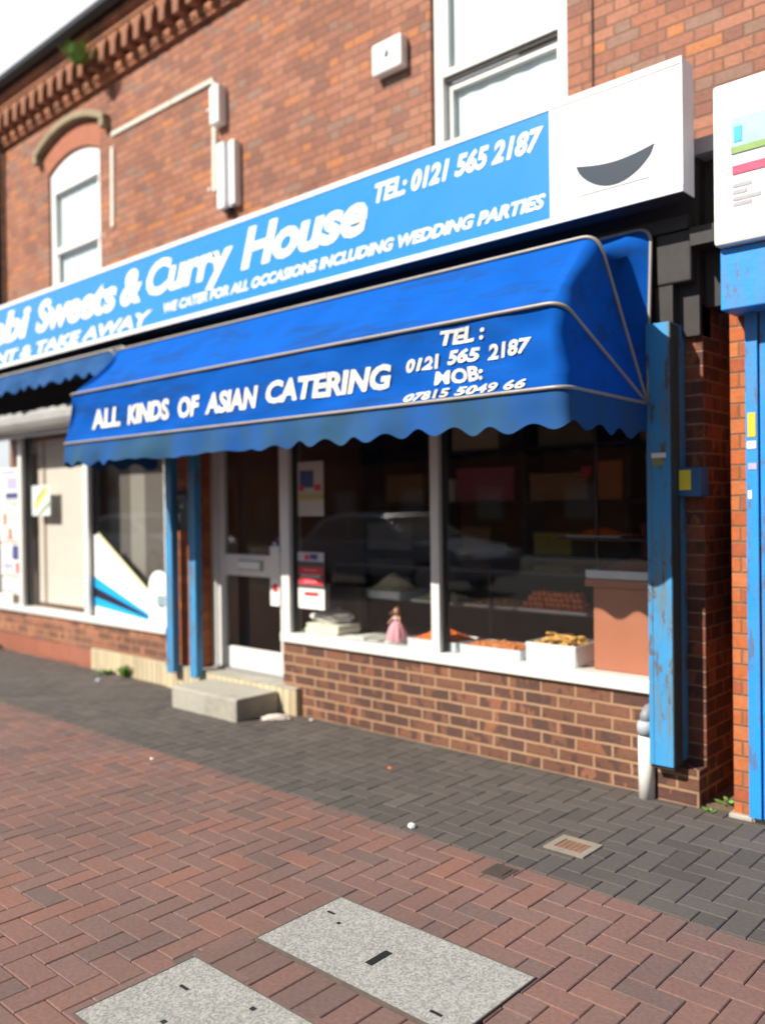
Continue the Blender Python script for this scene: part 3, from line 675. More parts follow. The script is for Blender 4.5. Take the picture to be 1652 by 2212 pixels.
# ------------------------------------------------------------------ AWNINGS
def awning(root, xr, xls, hoops, hr, hl, rr, rl, sags, wr, seed, cmat, vmat, bow=0):
    # hoops: (y, z) of each bar; all swing about the hinge line
    NA, NC, NB = 10, 6, 72
    def hoop(k):
        y, z = hoops[k]; xl = xls[k]
        CR, CL = Vector((xr, y, z)), Vector((xl, y, z)); HR, HL = Vector(hr), Vector(hl)
        dR = (HR-CR).normalized(); dL = (HL-CL).normalized(); ex = Vector((1, 0, 0))
        pts = []
        e = CR+dR*rr
        for i in range(NA): pts.append(HR.lerp(e, i/NA))
        for i in range(NC):
            t = i/NC; pts.append(((1-t)**2)*e + 2*t*(1-t)*CR + t*t*(CR-ex*rr))
        a, b = CR-ex*rr, CL+ex*rl
        for i in range(NB): pts.append(a.lerp(b, i/NB))
        e2 = CL+dL*rl
        for i in range(NC):
            t = i/NC; pts.append(((1-t)**2)*b + 2*t*(1-t)*CL + t*t*e2)
        for i in range(NA+1): pts.append(e2.lerp(HL, i/NA))
        return pts
    HP = [hoop(k) for k in range(len(hoops))]; npt = len(HP[0])
    ctr = lambda x: Vector((x, hr[1], hr[2]))
    def surf(k, t, i):
        i0 = min(int(i), npt-2); fr_ = i-i0
        A = HP[k][i0].lerp(HP[k][i0+1], fr_); Bq = HP[k+1][i0].lerp(HP[k+1][i0+1], fr_)
        P = A.lerp(Bq, t)
        c = P-ctr(P.x); c.x = 0
        wgt = min(1, c.length/.5)
        prof = 4*t*(1-t)
        side = 1.0
        w_ = noise.noise(Vector((P.x*1.7+P.z*2.5+seed, P.z*1.3-P.x*.4, k*3.1))) * .7 + noise.noise(Vector((P.x*4.5-P.z*5, P.z*2.5+P.x*2, k+seed)))*.35 + noise.noise(Vector((P.x*9+P.z*14, P.z*6-P.x*5, seed+k)))*.22 + .28*math.sin((P.x*1.0+P.z*1.9)*15+2*noise.noise(Vector((P.x*2, P.z*2, seed))))*math.exp(-((P.x+2.45)/.45)**2)
        d = -sags[k]*prof + wr*w_*min(1, prof*1.6)
        if c.length > 1e-4:
            if NA+NC <= i <= NA+NC+NB: P = P + c.normalized()*d*wgt
            else: P = P + Vector((d*wgt*.8*(-1 if i > npt/2 else 1), 0, 0)) + c.normalized()*d*wgt*.2
        return P
    MS = 14
    cv = MB(); nk = len(hoops)-1
    vs = []
    for k in range(nk):
        for j in range(MS):
            for i in range(npt): vs.append(surf(k, j/MS, i))
    vs += HP[-1]
    rows = nk*MS+1
    cv.add(vs, [(r*npt+i, r*npt+i+1, (r+1)*npt+i+1, (r+1)*npt+i) for r in range(rows-1) for i in range(npt-1)])
    co_ = cv.build('canopy', cmat, root, smooth=True, fix=False)
    for k in range(len(hoops)):
        ctrp = [p + ((p-ctr(p.x)).normalized()*.006 if (p-ctr(p.x)).length > .05 else Vector((0, 0, 0))) for p in HP[k]]
        MB().tube(ctrp, .0095, 8).build('hoop_bar', m_bar, root, smooth=True)
    # valance
    va = MB(); vs = []; L = 0; P4 = HP[-1]; dense = []
    for i in range(npt-1):
        seg = max(1, int((P4[i+1]-P4[i]).length/.012))
        for j in range(seg): dense.append(P4[i].lerp(P4[i+1], j/seg))
    dense.append(P4[-1])
    s = 0; H = 7; prev = dense[0]
    for p in dense:
        s += (p-prev).length; prev = p
        mid = max(0, min(1, (p.x+5.95)/.3))*max(0, min(1, (-3.75-p.x)/.5))
        ln_ = .158 + (.023*(1-.85*mid))*(1+.4*noise.noise(Vector((s*1.3, seed, 7))))*math.sin(2*math.pi*s/.225+seed+.5*noise.noise(Vector((s*2, 3, seed)))) + .006*math.sin(s*7) + .02*noise.noise(Vector((s*.9, seed, 0)))
        for j in range(H+1):
            t = j/H
            out = .014*t*math.sin(2*math.pi*s/.43+1)+.025*t*noise.noise(Vector((s*2.2, seed, t)))
            vs.append((p.x, p.y-.012*t+out, p.z-.008-ln_*t))
    n = len(dense)
    va.add(vs, [(i*(H+1)+j, (i+1)*(H+1)+j, (i+1)*(H+1)+j+1, i*(H+1)+j+1) for i in range(n-1) for j in range(H)])
    va.build('valance', vmat, root, smooth=True, fix=False)
    def on3(x, z, l):
        k = len(hoops)-2
        za, zb = hoops[k][1], hoops[k+1][1]; t = min(1, max(0, (za-z)/(za-zb)))
        xa = (xr-rr); xb = (xls[k]+rl)*(1-t)+(xls[k+1]+rl)*t
        i = NA+NC+(xa-x)/(xa-xb)*NB
        P = surf(k, t, i); P.y -= .003+l
        return P
    return on3
aw = thing('awning', 'open blue canvas awning with white catering lettering and a scalloped valance', 'awning', (-4.2, -.13, 2.05))
on3 = awning(aw, -1.985, (-6.12, -6.22, -6.34, -6.50), ((-.075, 2.965), (-.64, 2.805), (-.965, 2.44), (-.945, 2.070)), (-1.985, -.14, 2.056), (-6.42, -.14, 2.056), .085, .05, (.17, .035, .014), .034, 3.3, m_canvas, m_valance)
for body, a, b, zb, cp in (('ALL', -6.07, -5.66, 2.166, .135), ('KINDS', -5.57, -5.02, 2.165, .132), ('OF', -4.93, -4.68, 2.163, .128), ('ASIAN', -4.62, -4.08, 2.160, .128), ('CATERING', -4.01, -3.02, 2.175, .125)):
    tx = MB(); put_text(tx, body, a, b, zb, cp, on3, .25, .040); tx.build('main_lettering', m_textd, aw, fix=False)
for body, a, b, zb, cp, sh, of in (('TEL :', -2.68, -2.41, 2.345, .068, .25, .034), ('0121', -2.92, -2.695, 2.240, .066, .22, .034), ('565', -2.645, -2.450, 2.245, .066, .22, .034), ('2187', -2.415, -2.155, 2.248, .066, .22, .034), ('MOB:', -2.72, -2.43, 2.150, .068, 0, .034), ('07815 5049 66', -2.94, -2.19, 2.086, .040, .3, .024)):
    tx = MB(); put_text(tx, body, a, b, zb, cp, on3, sh, of); tx.build('phone_lettering', m_textd, aw, fix=False)
aw2 = thing('awning', 'folded back faded blue awning hanging over the left shop', 'awning', (-9.5, -.13, 2.05))
awning(aw2, -6.56, (-12.9,)*4, ((-.06, 2.95), (-.215, 2.950), (-.335, 2.93), (-.455, 2.885)), (-6.56, -.14, 2.056), (-12.9, -.14, 2.056), .08, .08, (.16, .16, .16), .02, 8.1, m_canvasd, m_canvasd)

# ------------------------------------------------------------------ THINGS FIXED TO THE FACADE
t = thing('alarm_box', 'white burglar alarm bell box with a small dark emblem on the upper brick wall', 'alarm box', (-4.45, .70, 4.88))
MB().box(-4.61, -4.305, .662, .75, 4.895, 5.14).build('casing', m_white, t, bevel=.018)
em = MB(); em.prism([(-4.475, 5.02), (-4.462, 5.03), (-4.455, 5.075), (-4.447, 5.035), (-4.437, 5.055), (-4.432, 5.02), (-4.44, 5.0), (-4.465, 5.0)], 'y', .659, .6625)
for x in (-4.40, -4.37): em.box(x, x+.012, .659, .6625, 5.02, 5.036)
em.box(-4.53, -4.50, .660, .6625, 4.985, 4.99); em.build('emblem', m_bowl, t)
def strip(name, label, pts, wid=.045, dep=.022, loc=None):
    (xa, za), (xb, zb) = pts; d = Vector((xb-xa, 0, zb-za)).normalized(); n_ = Vector((-d.z, 0, d.x))*wid/2
    a, b = Vector((xa, 0, za)), Vector((xb, 0, zb))
    mb = MB().prism([((a+n_).x, (a+n_).z), ((b+n_).x, (b+n_).z), ((b-n_).x, (b-n_).z), ((a-n_).x, (a-n_).z)], 'y', YW-dep, YW+.004)
    solo(mb, name, mat('trunking_paint', (.66, .63, .56), .5, .1, 10, dirt=(.35, .3, .24), dirt_amt=.5, dirt_scale=7), label, 'trunking', ((xa+xb)/2, YW, min(za, zb)), 'lengths of white trunking on the wall', bevel=.003)
strip('cable_trunking', 'long horizontal run of white cable trunking on the upper brick wall', ((-8.54, 5.635), (-6.72, 5.615)))
strip('cable_trunking', 'vertical white trunking hanging from the right end of the horizontal run', ((-6.71, 5.59), (-6.725, 4.56)), .055)
strip('cable_trunking', 'short vertical white trunking just right of the arched window', ((-8.53, 5.50), (-8.545, 4.63)), .06)
for x, z, l in ((-6.82, 5.36, 'small white cable clip on brick near the top of the vertical trunking'), (-6.82, 4.60, 'small white cable clip on brick near the foot of the vertical trunking'), (-8.73, 4.58, 'small pale wall fixing beside the arched window')):
    solo(MB().lathe((0, 0, 0), [(.004, 0), (.016, 0), (.018, .008), (.012, .014)], 12), 'cable_clip', m_white, l, 'cable clip', (0, 0, 0)).matrix_world = Matrix.Translation((x, YW+.001, z)) @ Matrix.Rotation(R(90), 4, 'X')
t = thing('junction_box', 'white rectangular junction box beside the vertical trunking', 'junction box', (-6.59, .72, 5.13))
MB().box(-6.675, -6.535, .655, .75, 5.14, 5.50).build('casing', m_white, t, bevel=.008); MB().box(-6.668, -6.542, .649, .656, 5.15, 5.49).build('lid', m_white, t, bevel=.004)
t = thing('wall_sensor', 'white twin ribbed security unit with dark base above the sign', 'security unit', (-6.46, .70, 4.30))
MB().box(-6.585, -6.475, .655, .75, 4.33, 4.945).build('casing', m_white, t, bevel=.012)
MB().box(-6.475, -6.415, .70, .75, 4.34, 4.93).build('spine', mat('lavender_plastic', (.55, .55, .68), .4), t); MB().box(-6.415, -6.335, .665, .75, 4.34, 4.93).build('casing', m_white, t, bevel=.012)
MB().lathe((-6.46, .69, 4.275), [(.02, 0), (.045, .012), (.05, .05)], 14).build('lens', m_black, t, smooth=True)
solo(MB().tube([(-2.75, YW-.004, 7), (-2.748, YW-.006, 5.2), (-2.75, YW-.005, 4.3), (-2.75, YW-.004, 3.40)], .006, 6), 'cable', m_dark, 'thin dark cable running down the brick wall right of the tall window', 'cable', (-2.75, YW, 3.40))
t = thing('letter_box', 'black wall letter box between the two thin blue posts', 'letter box', (-6.12, -.05, 1.36))
MB().prism([(0.0, 1.36), (-.085, 1.36), (-.10, 1.66), (-.06, 1.70), (0, 1.71)], 'x', -6.215, -6.045).build('body', m_black, t, bevel=.006)
MB().box(-6.20, -6.06, -.106, -.092, 1.625, 1.66).build('flap', m_black, t)
mk = MB(); mk.box(-6.15, -6.11, -.099, -.090, 1.555, 1.575).box(-6.18, -6.155, -.098, -.089, 1.46, 1.505).box(-6.165, -6.15, -.098, -.089, 1.43, 1.45); mk.build('label_print', m_greyp, t)
t = thing('switch_box', 'dark blue switch box with a yellow label on the side of the blue post', 'switch box', (-1.80, .0, 1.58))
MB().box(-1.866, -1.745, -.06, .05, 1.575, 1.725).build('body', mat('navy_paint', (.015, .10, .25), .5, .2), t, bevel=.008)
MB().box(-1.855, -1.795, -.0635, -.0602, 1.61, 1.71).build('label', m_yel, t)
t = thing('waste_pipe', 'stubby white waste pipe with grey cap against the brick base', 'pipe', (-2.045, -.065, 0))
MB().tube([(-2.045, -.065, -.02), (-2.045, -.065, .335)], .042, 20).build('pipe', m_pipe, t, smooth=True)
MB().lathe((-2.045, -.065, .332), [(.047, 0), (.049, .05), (.043, .064), (.036, .074)], 20).build('collar', mat('grey_plastic', (.38, .41, .44), .45), t, smooth=True)
MB().tube([(-2.045, -.065, .40), (-2.045, -.062, .43), (-2.045, -.03, .452), (-2.045, .02, .455)], .034, 14).build('elbow', mat('dull_grey', (.22, .23, .25), .5), t, smooth=True)

# concrete step
st = MB(); st.prism([(-5.785, -.455), (-4.985, -.450), (-4.985, -.052), (-5.785, -.052)], 'z', -.02, .165)
so_ = solo(st, 'step_block', m_conc, 'loose pale concrete block used as a step before the door', 'step', (-5.385, -.25, -.02), bevel=.012)

# weeds
def weed(x, y, z, h, n, label, spread=.08, flat=False):
    mb = MB(); rnd = random.Random(int(abs(x*1000)+n))
    for i in range(n):
        a = rnd.uniform(0, 6.28); r = rnd.uniform(0, spread); hh = h*rnd.uniform(.35, 1)
        b = Vector((x+r*.4*math.cos(a), y+r*.4*math.sin(a), z)); tip = Vector((x+r*1.5*math.cos(a), y+r*1.5*math.sin(a), z+hh))
        wv = Vector((-math.sin(a), math.cos(a), 0))*rnd.uniform(.010, .020)
        mid = b.lerp(tip, .6)+Vector((0, 0, hh*.18))
        up = Vector((0, 0, .0015))
        mb.add([b-wv*.3, b+wv*.3, mid+wv, mid-wv, tip, mid+up], [(0, 1, 2, 5), (0, 5, 3), (5, 2, 4), (3, 5, 4)])
    solo(mb, 'weed', m_leaf, label, 'weed', (x, y, z), 'weeds growing in the cracks', fix=False)
weed(-7.12, -.05, 0, .13, 26, 'upright green weed against the buff tile plinth, left of the step', .07)
weed(-7.42, -.05, 0, .05, 26, 'low creeping weed at the left end of the buff tile plinth', .13)
weed(-6.0, -.15, 0, .10, 46, 'green weed tucked against the left end of the concrete step', .10)
weed(-1.655, .06, .01, .035, 16, 'bright green weed at the mouth of the narrow gap between the shops', .07)
weed(-1.72, -.06, 0, .015, 10, 'tiny weed at the foot of the brick pier corner', .03)
weed(-9.8, -.03, 0, .05, 26, 'small weed at the far left foot of the dwarf wall', .08)
weed(-8.66, .42, 6.34, .20, 110, 'yellow green weed sprouting from the eaves below the gutter', .16)

# litter
def crumple(name, c, sx, sy, sz, m, label, rot=0, seed=1, group=None):
    bm = bmesh.new(); bmesh.ops.create_icosphere(bm, subdivisions=3, radius=1)
    for v in bm.verts:
        f = 1+.35*noise.noise(v.co*2.3+Vector((seed, 0, 0)))+.2*noise.noise(v.co*6+Vector((0, seed, 0))); v.co *= f
        v.co = Vector((v.co.x*sx, v.co.y*sy, max(-.6, v.co.z)*sz+sz*.6))
    me = bpy.data.meshes.new(name); bm.to_mesh(me); bm.free(); me.materials.append(m)
    o = bpy.data.objects.new(name, me); COL.objects.link(o); o.location = c; o.rotation_euler = (0, 0, rot)
    return tag(o, label, 'litter', group)
crumple('wrapper', (-4.835, -.215, 0), .105, .036, .024, mat('soiled_paper', (.66, .58, .52), .7, .3, 30), 'crumpled pale wrapper lying right of the concrete step', R(48), 2)
crumple('paper_ball', (-2.71, -1.187, 0), .019, .017, .014, m_white, 'small bright white ball of litter where the two pavings meet', 0, 3)
crumple('paper_scrap', (-4.674, -1.354, 0), .012, .009, .005, m_white, 'tiny white scrap on the red paving at left', 0, 4)
crumple('paper_scrap', (-7.16, -.30, 0), .022, .016, .016, mat('pale_blue_wrapper', (.42, .50, .54), .5), 'pale blue scrap on charcoal paving by the plinth weeds', .4, 5)
crumple('paper_scrap', (-4.62, -.06, 0), .012, .01, .007, m_paper, 'tiny pale scrap at the foot of the brindled brick wall', 0, 6)
crumple('paper_scrap', (-2.15, -2.49, 0), .0, .0, .0, m_paper, 'x') if False else None
crumple('leaf_litter', (-3.42, -.55, 0), .014, .009, .005, m_orange, 'tiny orange leaf on the charcoal paving', 0, 7)
crumple('paper_scrap', (-1.30, -.42, 0), .012, .01, .006, m_paper, 'tiny pale scrap on charcoal paving near the right shop', 0, 9)

# ------------------------------------------------------------------ RIGHT SHOP WINDOW DISPLAY
ZL = .601
def tray(name, label, x0, x1, y0, y1, z, h, m, heap=None, hm=None, group=None, hname='food_heap', lift=0, bumps=.012, peak=.1):
    t = thing(name, label, 'tray', ((x0+x1)/2, (y0+y1)/2, z), group)
    k = .008; f = MB()
    f.box(x0, x1, y0, y1, z, z+.006)
    f.prism([(x0-.006, z+h), (x1+.006, z+h), (x1, z+.006), (x0, z+.006)], 'y', y0-k, y0); f.prism([(x0-.006, z+h), (x1+.006, z+h), (x1, z+.006), (x0, z+.006)], 'y', y1, y1+k)
    f.box(x0-k, x0, y0, y1, z+.006, z+h); f.box(x1, x1+k, y0, y1, z+.006, z+h)
    f.build('pan', m, t, bevel=.003)
    if heap:
        nx, ny = 44, 26; vs = []; fs = []
        for j in range(ny+1):
            for i in range(nx+1):
                u, v = i/nx, j/ny; e = max(0, 1-abs(2*u-1)**heap)*max(0, 1-abs(2*v-1)**heap)
                x, y = x0+(x1-x0)*u, y0+(y1-y0)*v
                b = bumps*(noise.noise(Vector((x*60, y*60, 1)))+.6*noise.noise(Vector((x*130, y*130, 4))))
                vs.append((x, y, z+h*.75+lift+peak*e+b*(1 if 0 < u < 1 else 0)))
        MB().add(vs, [(j*(nx+1)+i, j*(nx+1)+i+1, (j+1)*(nx+1)+i+1, (j+1)*(nx+1)+i) for j in range(ny) for i in range(nx)]).build(hname, hm, t, fix=False)
    return t
tray('food_tray', 'shallow steel tray of bright orange sweets beside the pink doll', -3.80, -3.40, .075, .36, ZL, .062, m_steel, 1.6, m_orange, 'trays of food in the window', 'sweet_heap', peak=.075)
tray('food_tray', 'shallow steel tray of scattered orange snacks left of the golden sticks', -3.36, -2.91, .075, .33, ZL, .062, m_steel, 2.5, mat('orange_snack', (.50, .16, .04), .6, .4, 45), 'trays of food in the window', 'snack_layer', peak=.03, bumps=.02)
tray('food_tray', 'deep white tray piled with golden fried sticks at the front of the window', -2.86, -2.535, .07, .37, ZL, .125, m_trayw, group='trays of food in the window')
lab = MB().box(-2.78, -2.645, .0575, .0605, .655, .71); solo(lab, 'price_label', m_paper, 'white paper label on the front of the white tray', 'label', (-2.71, .06, .655))
stick0 = None; rs = random.Random(5)
for i in range(46):
    a = rs.uniform(-.5, .5) if i % 3 else rs.uniform(0, 3.14); l = rs.uniform(.09, .15); r = rs.uniform(.009, .013)
    lay = i // 16
    x = rs.uniform(-2.80, -2.60); y = rs.uniform(.12, .32); z = ZL+.10+lay*.018+rs.uniform(0, .01)
    if stick0 is None:
        stick0 = MB().tube([(-.06, 0, 0), (-.03, .004, .003), (.0, 0, 0), (.03, -.004, .002), (.06, 0, 0)], [.008, .011, .010, .012, .007], 7).build('fried_stick', m_bhuna, None, smooth=True); o = stick0
    else:
        o = stick0.copy(); COL.objects.link(o)
    o.location = (x, y, z); o.rotation_euler = (rs.uniform(-.2, .2), rs.uniform(-.45, .35), a+R(40)); o.scale = (l/.12, r/.011, r/.011)
    tag(o, 'golden fried snack stick heaped in the deep white tray', 'snack', 'golden sticks in the white tray')

# salmon counter box with tray
t = thing('counter', 'salmon pink laminate counter at the right end of the shop window', 'counter', (-2.22, .35, .601))
MB().box(-2.445, -2.06, .12, .62, ZL, 1.075).build('cabinet', m_salmon, t, bevel=.004)
MB().box(-2.485, -2.055, .09, .65, 1.076, 1.118).build('top', m_salmon, t, bevel=.006)
tray('food_tray', 'steel tray heaped with dark red snacks on top of the salmon counter', -2.475, -2.065, .10, .5, 1.119, .05, m_steel, 1.8, mat('dark_red_snack', (.26, .05, .03), .6, .4, 45), 'trays of food in the window', 'snack_heap', peak=.07)

# display case behind: frame, glass shelf
dc = thing('display_case', 'glass fronted display case with steel frame and shelves behind the window', 'display case', (-3.6, .6, .2))
f = MB()
for x in (-4.86, -3.39, -2.52):
    f.box(x, x+.022, .425, .447, .2, 1.10)
f.box(-4.86, -2.5, .425, .447, .585, .61).box(-4.86, -2.5, .425, .447, 1.09, 1.112)
f.build('frame', m_alud, dc)
MB().box(-4.86, -2.5, .45, .85, .842, .850).build('shelf', m_clear, dc); MB().box(-4.86, -2.5, .45, .85, .585, .60).build('shelf', m_grey, dc)
MB().box(-4.86, -2.5, .452, .86, 1.113, 1.12).build('shelf', m_clear, dc)
MB().box(-4.86, -2.5, .86, .875, .2, 1.10).build('back_panel', m_dark, dc)
MB().box(-4.86, -2.5, .43, .445, .2, .58).build('base_panel', m_dark, dc)
ZS = .851
tray('food_tray', 'big steel tray with a tall mound of pale brown snacks on the glass shelf', -4.62, -4.22, .46, .80, ZS, .062, m_steel, 1.25, m_nut, 'trays of food in the window', 'snack_mound', peak=.135)
tray('food_tray', 'flat steel tray of pale snacks just left of the middle window bar', -4.10, -3.72, .46, .74, ZS, .018, m_steel, 2.2, m_nut, 'trays of food in the window', 'snack_heap', peak=.045, bumps=.02)
tray('food_tray', 'flat steel tray of orange brown snacks beside the red brown sweets', -3.62, -3.22, .46, .74, ZS, .018, m_steel, 2.5, mat('samosa_brown', (.70, .30, .08), .6, .4, 30), 'trays of food in the window', 'snack_layer', peak=.03, bumps=.02)
tray('food_tray', 'flat steel tray carrying the stacked rows of red brown sweets', -3.18, -2.68, .455, .76, ZS, .02, m_steel, group='trays of food in the window')
jam0 = None
for lay in range(4):
    nx = 12-lay; ny = 3 if lay < 2 else 2
    for j in range(ny):
        for i in range(nx):
            x = -3.16+.02*lay+i*.040; y = .485+j*.05+lay*.018; z = ZS+.018+lay*.031
            if jam0 is None:
                bm = bmesh.new(); bmesh.ops.create_icosphere(bm, subdivisions=2, radius=.0195)
                for v in bm.verts: v.co *= 1+.12*noise.noise(v.co*60); v.co.z *= .9
                me = bpy.data.meshes.new('round_sweet'); bm.to_mesh(me); bm.free(); me.materials.append(m_jamun); me.polygons.foreach_set('use_smooth', [True]*len(me.polygons))
                o = jam0 = bpy.data.objects.new('round_sweet', me)
            else: o = jam0.copy()
            COL.objects.link(o); o.location = (x+rs.uniform(-.003, .003), y, z+rs.uniform(-.002, .002)); o.rotation_euler = (rs.random()*3, rs.random()*3, 0); o.scale = (1, 1.25, 1)
            tag(o, 'red brown round sweet stacked in rows on the flat tray', 'sweet', 'red brown sweets stacked on the tray')
tray('food_tray', 'wide dish of orange snacks glowing dimly high behind the glass', -2.84, -2.47, .50, .75, 1.335, .012, m_steel, 1.3, m_orange, 'trays of food in the window', 'snack_heap', peak=.05)
solo(MB().box(-2.9, -2.05, .48, .80, 1.318, 1.332).box(-2.635, -2.62, .50, .515, 1.121, 1.318).box(-2.635, -2.62, .50, .515, 1.332, 2.61), 'high_shelf', m_alud, 'dark upper shelf with a thin upright pole inside the shop window', 'shelf', (-2.4, .64, 1.12))

# doll
t = thing('doll', 'toy doll with auburn hair in a wide pink dress on a white plate', 'doll', (-3.955, .13, ZL))
MB().lathe((-3.955, .135, ZL), [(.04, .0), (.062, .004), (.088, .014), (.086, .017), (.05, .008)], 28).build('plate', m_white, t, smooth=True)
sk = MB(); n = 40; prof = [(.062, .018), (.070, .035), (.066, .07), (.055, .105), (.038, .135), (.021, .152)]
vs = []
for r, z in prof:
    for k in range(n):
        a = 2*math.pi*k/n; rr_ = r*(1+.10*math.cos(9*a)*(r/.07)); vs.append((-3.955+rr_*math.cos(a), .135+rr_*math.sin(a), ZL+z))
sk.add(vs, [(i*n+k, i*n+(k+1) % n, (i+1)*n+(k+1) % n, (i+1)*n+k) for i in range(len(prof)-1) for k in range(n)]); sk.build('dress', m_pink, t, smooth=True)
bdy = MB(); bdy.lathe((-3.955, .135, ZL), [(.016, .148), (.019, .16), (.024, .175), (.022, .187), (.009, .193), (.007, .200), (.014, .205), (.0185, .218), (.018, .230), (.011, .243)], 18)
for s in (-1, 1): bdy.tube([(-3.955+s*.022, .135, ZL+.183), (-3.955+s*.036, .125, ZL+.165), (-3.955+s*.045, .108, ZL+.145), (-3.955+s*.044, .095, ZL+.135)], [.007, .006, .0045, .004], 8)
bdy.build('body', m_skin, t, smooth=True)
MB().lathe((-3.955, .135, ZL), [(.0175, .150), (.021, .162), (.0255, .176), (.019, .186)], 18).build('bodice', mat('pale_pink_satin', (.82, .55, .55), .5), t, smooth=True)
hr_ = MB(); hr_.lathe((-3.955, .141, ZL), [(.012, .165), (.021, .19), (.0225, .222), (.019, .243), (.006, .250)], 16)
hr_.tube([(-3.975, .135, ZL+.225), (-3.993, .128, ZL+.205), (-4.004, .125, ZL+.198), (-4.013, .122, ZL+.205)], [.009, .006, .005, .002], 7); hr_.build('hair', m_hair, t, smooth=True)
fc = MB()
for s in (-1, 1): fc.box(-3.955+s*.007-.002, -3.955+s*.007+.002, .1155, .118, ZL+.222, ZL+.2255)
fc.build('eyes', m_black, t)

# papers, box
def sheet(name, label, cx, cy, w, d, z, rot, m, sag=.02, seed=0, cat='paper', tilt=0):
    n = 12; vs = []; ca, sa = math.cos(rot), math.sin(rot)
    for j in range(n+1):
        for i in range(n+1):
            u, v = (i/n-.5)*w, (j/n-.5)*d
            zz = z+sag*(.8+noise.noise(Vector((u*9+seed, v*9, seed))))+tilt*v
            vs.append((cx+u*ca-v*sa, cy+u*sa+v*ca, zz))
    k = len(vs); vs += [(a, b, c-.006) for a, b, c in vs]
    fs = [(j*(n+1)+i, j*(n+1)+i+1, (j+1)*(n+1)+i+1, (j+1)*(n+1)+i) for j in range(n) for i in range(n)]
    ring = [i for i in range(n+1)] + [j*(n+1)+n for j in range(1, n+1)] + [n*(n+1)+i for i in range(n-1, -1, -1)] + [j*(n+1) for j in range(n-1, 0, -1)]
    fs2 = [tuple(x+k for x in f[::-1]) for f in fs] + [(ring[i], ring[i]+k, ring[(i+1) % len(ring)]+k, ring[(i+1) % len(ring)]) for i in range(len(ring))]
    return solo(MB().add(vs, fs+fs2), name, m, label, cat, (cx, cy, z))
t_ = MB(); rs2 = random.Random(3)
for i in range(6): t_.box(-4.80+rs2.uniform(-.01, .01), -4.47+rs2.uniform(-.01, .01), .07+rs2.uniform(-.01, .01), .30, ZL+i*.013, ZL+.0125+i*.013)
solo(t_, 'newspaper_pile', mat('cream_paper', (.74, .71, .58), .8, .06), 'neat pile of cream papers at the left corner of the window', 'papers', (-4.63, .18, ZL))
crumple('carrier_bag', (-4.66, .22, ZL+.08), .16, .09, .06, mat('white_plastic_bag', (.78, .78, .74), .4, .08), 'crumpled white carrier bag on the cream paper pile', .3, 11)
sheet('paper_sheet', 'loose creased white sheet lying by the paper pile', -4.36, .13, .24, .16, ZL+.002, .25, m_paper, .012, 4)
sheet('paper_sheet', 'greyish crumpled sheet lying left of the doll plate', -4.16, .20, .22, .22, ZL+.002, -.2, mat('grey_paper', (.42, .41, .37), .8, .2, 15), .014, 9)
t = thing('box', 'dark clear fronted box standing behind the white papers', 'box', (-4.66, .38, ZL))
MB().box(-4.85, -4.50, .335, .415, ZL, .945).build('body', mat('dark_carton', (.05, .045, .05), .5, .4, 12), t, bevel=.004); MB().box(-4.853, -4.815, .328, .418, ZL, .948).build('edge_strip', mat('grey_card', (.44, .44, .42), .6), t)

# posters on glass
def poster(label, x0, x1, z0, z1, y, blocks, base=None, group='posters stuck on the shop windows', name='poster', tilt=0):
    t = thing(name, label, 'poster', ((x0+x1)/2, y, z0), group)
    MB().box(x0, x1, y, y+.0015, z0, z1).build('sheet', base or m_paper, t)
    W, Hh = x1-x0, z1-z0
    for i, (nm, a, b, c, d, m) in enumerate(blocks): MB().box(x0+W*a, x0+W*b, y-.0012-.0007*i, y-.0002, z0+Hh*c, z0+Hh*d).build(nm, m, t)
    return t
def lines(y, x0, x1, z0, z1, n, m, parent, name='small_print'):
    mb = MB(); r_ = random.Random(n)
    for i in range(n):
        z = z0+(z1-z0)*i/n; x = x0
        while x < x1-.01:
            l = r_.uniform(.008, .03); mb.box(x, min(x1, x+l), y-.0022, y-.0013, z, z+(z1-z0)/n*.5); x += l+.006
    return mb.build(name, m, parent)
p = poster('tall red and white menu poster low on the window beside the door', -4.835, -4.555, .795, 1.212, .027, [('heading', .0, 1, .84, .99, mat('pale_lilac_print', (.50, .50, .58), .6, .2, 30)), ('photo_band', 0, 1, .36, .84, mat('dark_photo_print', (.07, .07, .075), .6, .4, 40)), ('red_band', .04, .96, .61, .74, m_red), ('red_band', .04, .96, .43, .54, m_red), ('red_badge', .25, .78, .235, .30, m_red)])
lines(.0268, -4.80, -4.60, .85, .872, 1, m_greyp, p); lines(.0245, -4.80, -4.59, 1.025, 1.055, 2, m_paper, p); lines(.0215, -4.77, -4.62, 1.075, 1.095, 1, m_pink, p); lines(.0215, -4.77, -4.62, .99, 1.01, 1, m_pink, p)
MB().box(-4.70, -4.62, .0235, .0249, 1.16, 1.20).build('logo', m_navy, p); MB().box(-4.76, -4.71, .0235, .0249, 1.155, 1.195).build('logo', m_red, p)
p = poster('faded poster high on the window beside the door, under the awning shade', -4.825, -4.55, 1.48, 1.88, .027, [('picture', .08, .62, .52, .84, m_navy), ('red_mark', .06, .25, .46, .56, m_red), ('red_mark', .66, .9, .46, .58, m_red), ('band', 0, 1, .30, .40, mat('ochre_print', (.42, .36, .12), .6, .1))], mat('faded_paper', (.50, .47, .42), .7, .08))
p = poster('small white notice with a red ring at the lower right of the door', -5.262, -5.15, .775, .99, .118, [], name='notice')
MB().lathe((0, 0, 0), [(.026, 0), (.034, 0), (.034, .001), (.026, .001)], 24).build('ring', m_red, None)
o = bpy.data.objects['ring']; o.parent = p; o.matrix_local = Matrix.Translation((.005, -.0015, .14)) @ Matrix.Rotation(R(90), 4, 'X')
lines(.118, -5.25, -5.165, .80, .86, 3, m_sky, p)
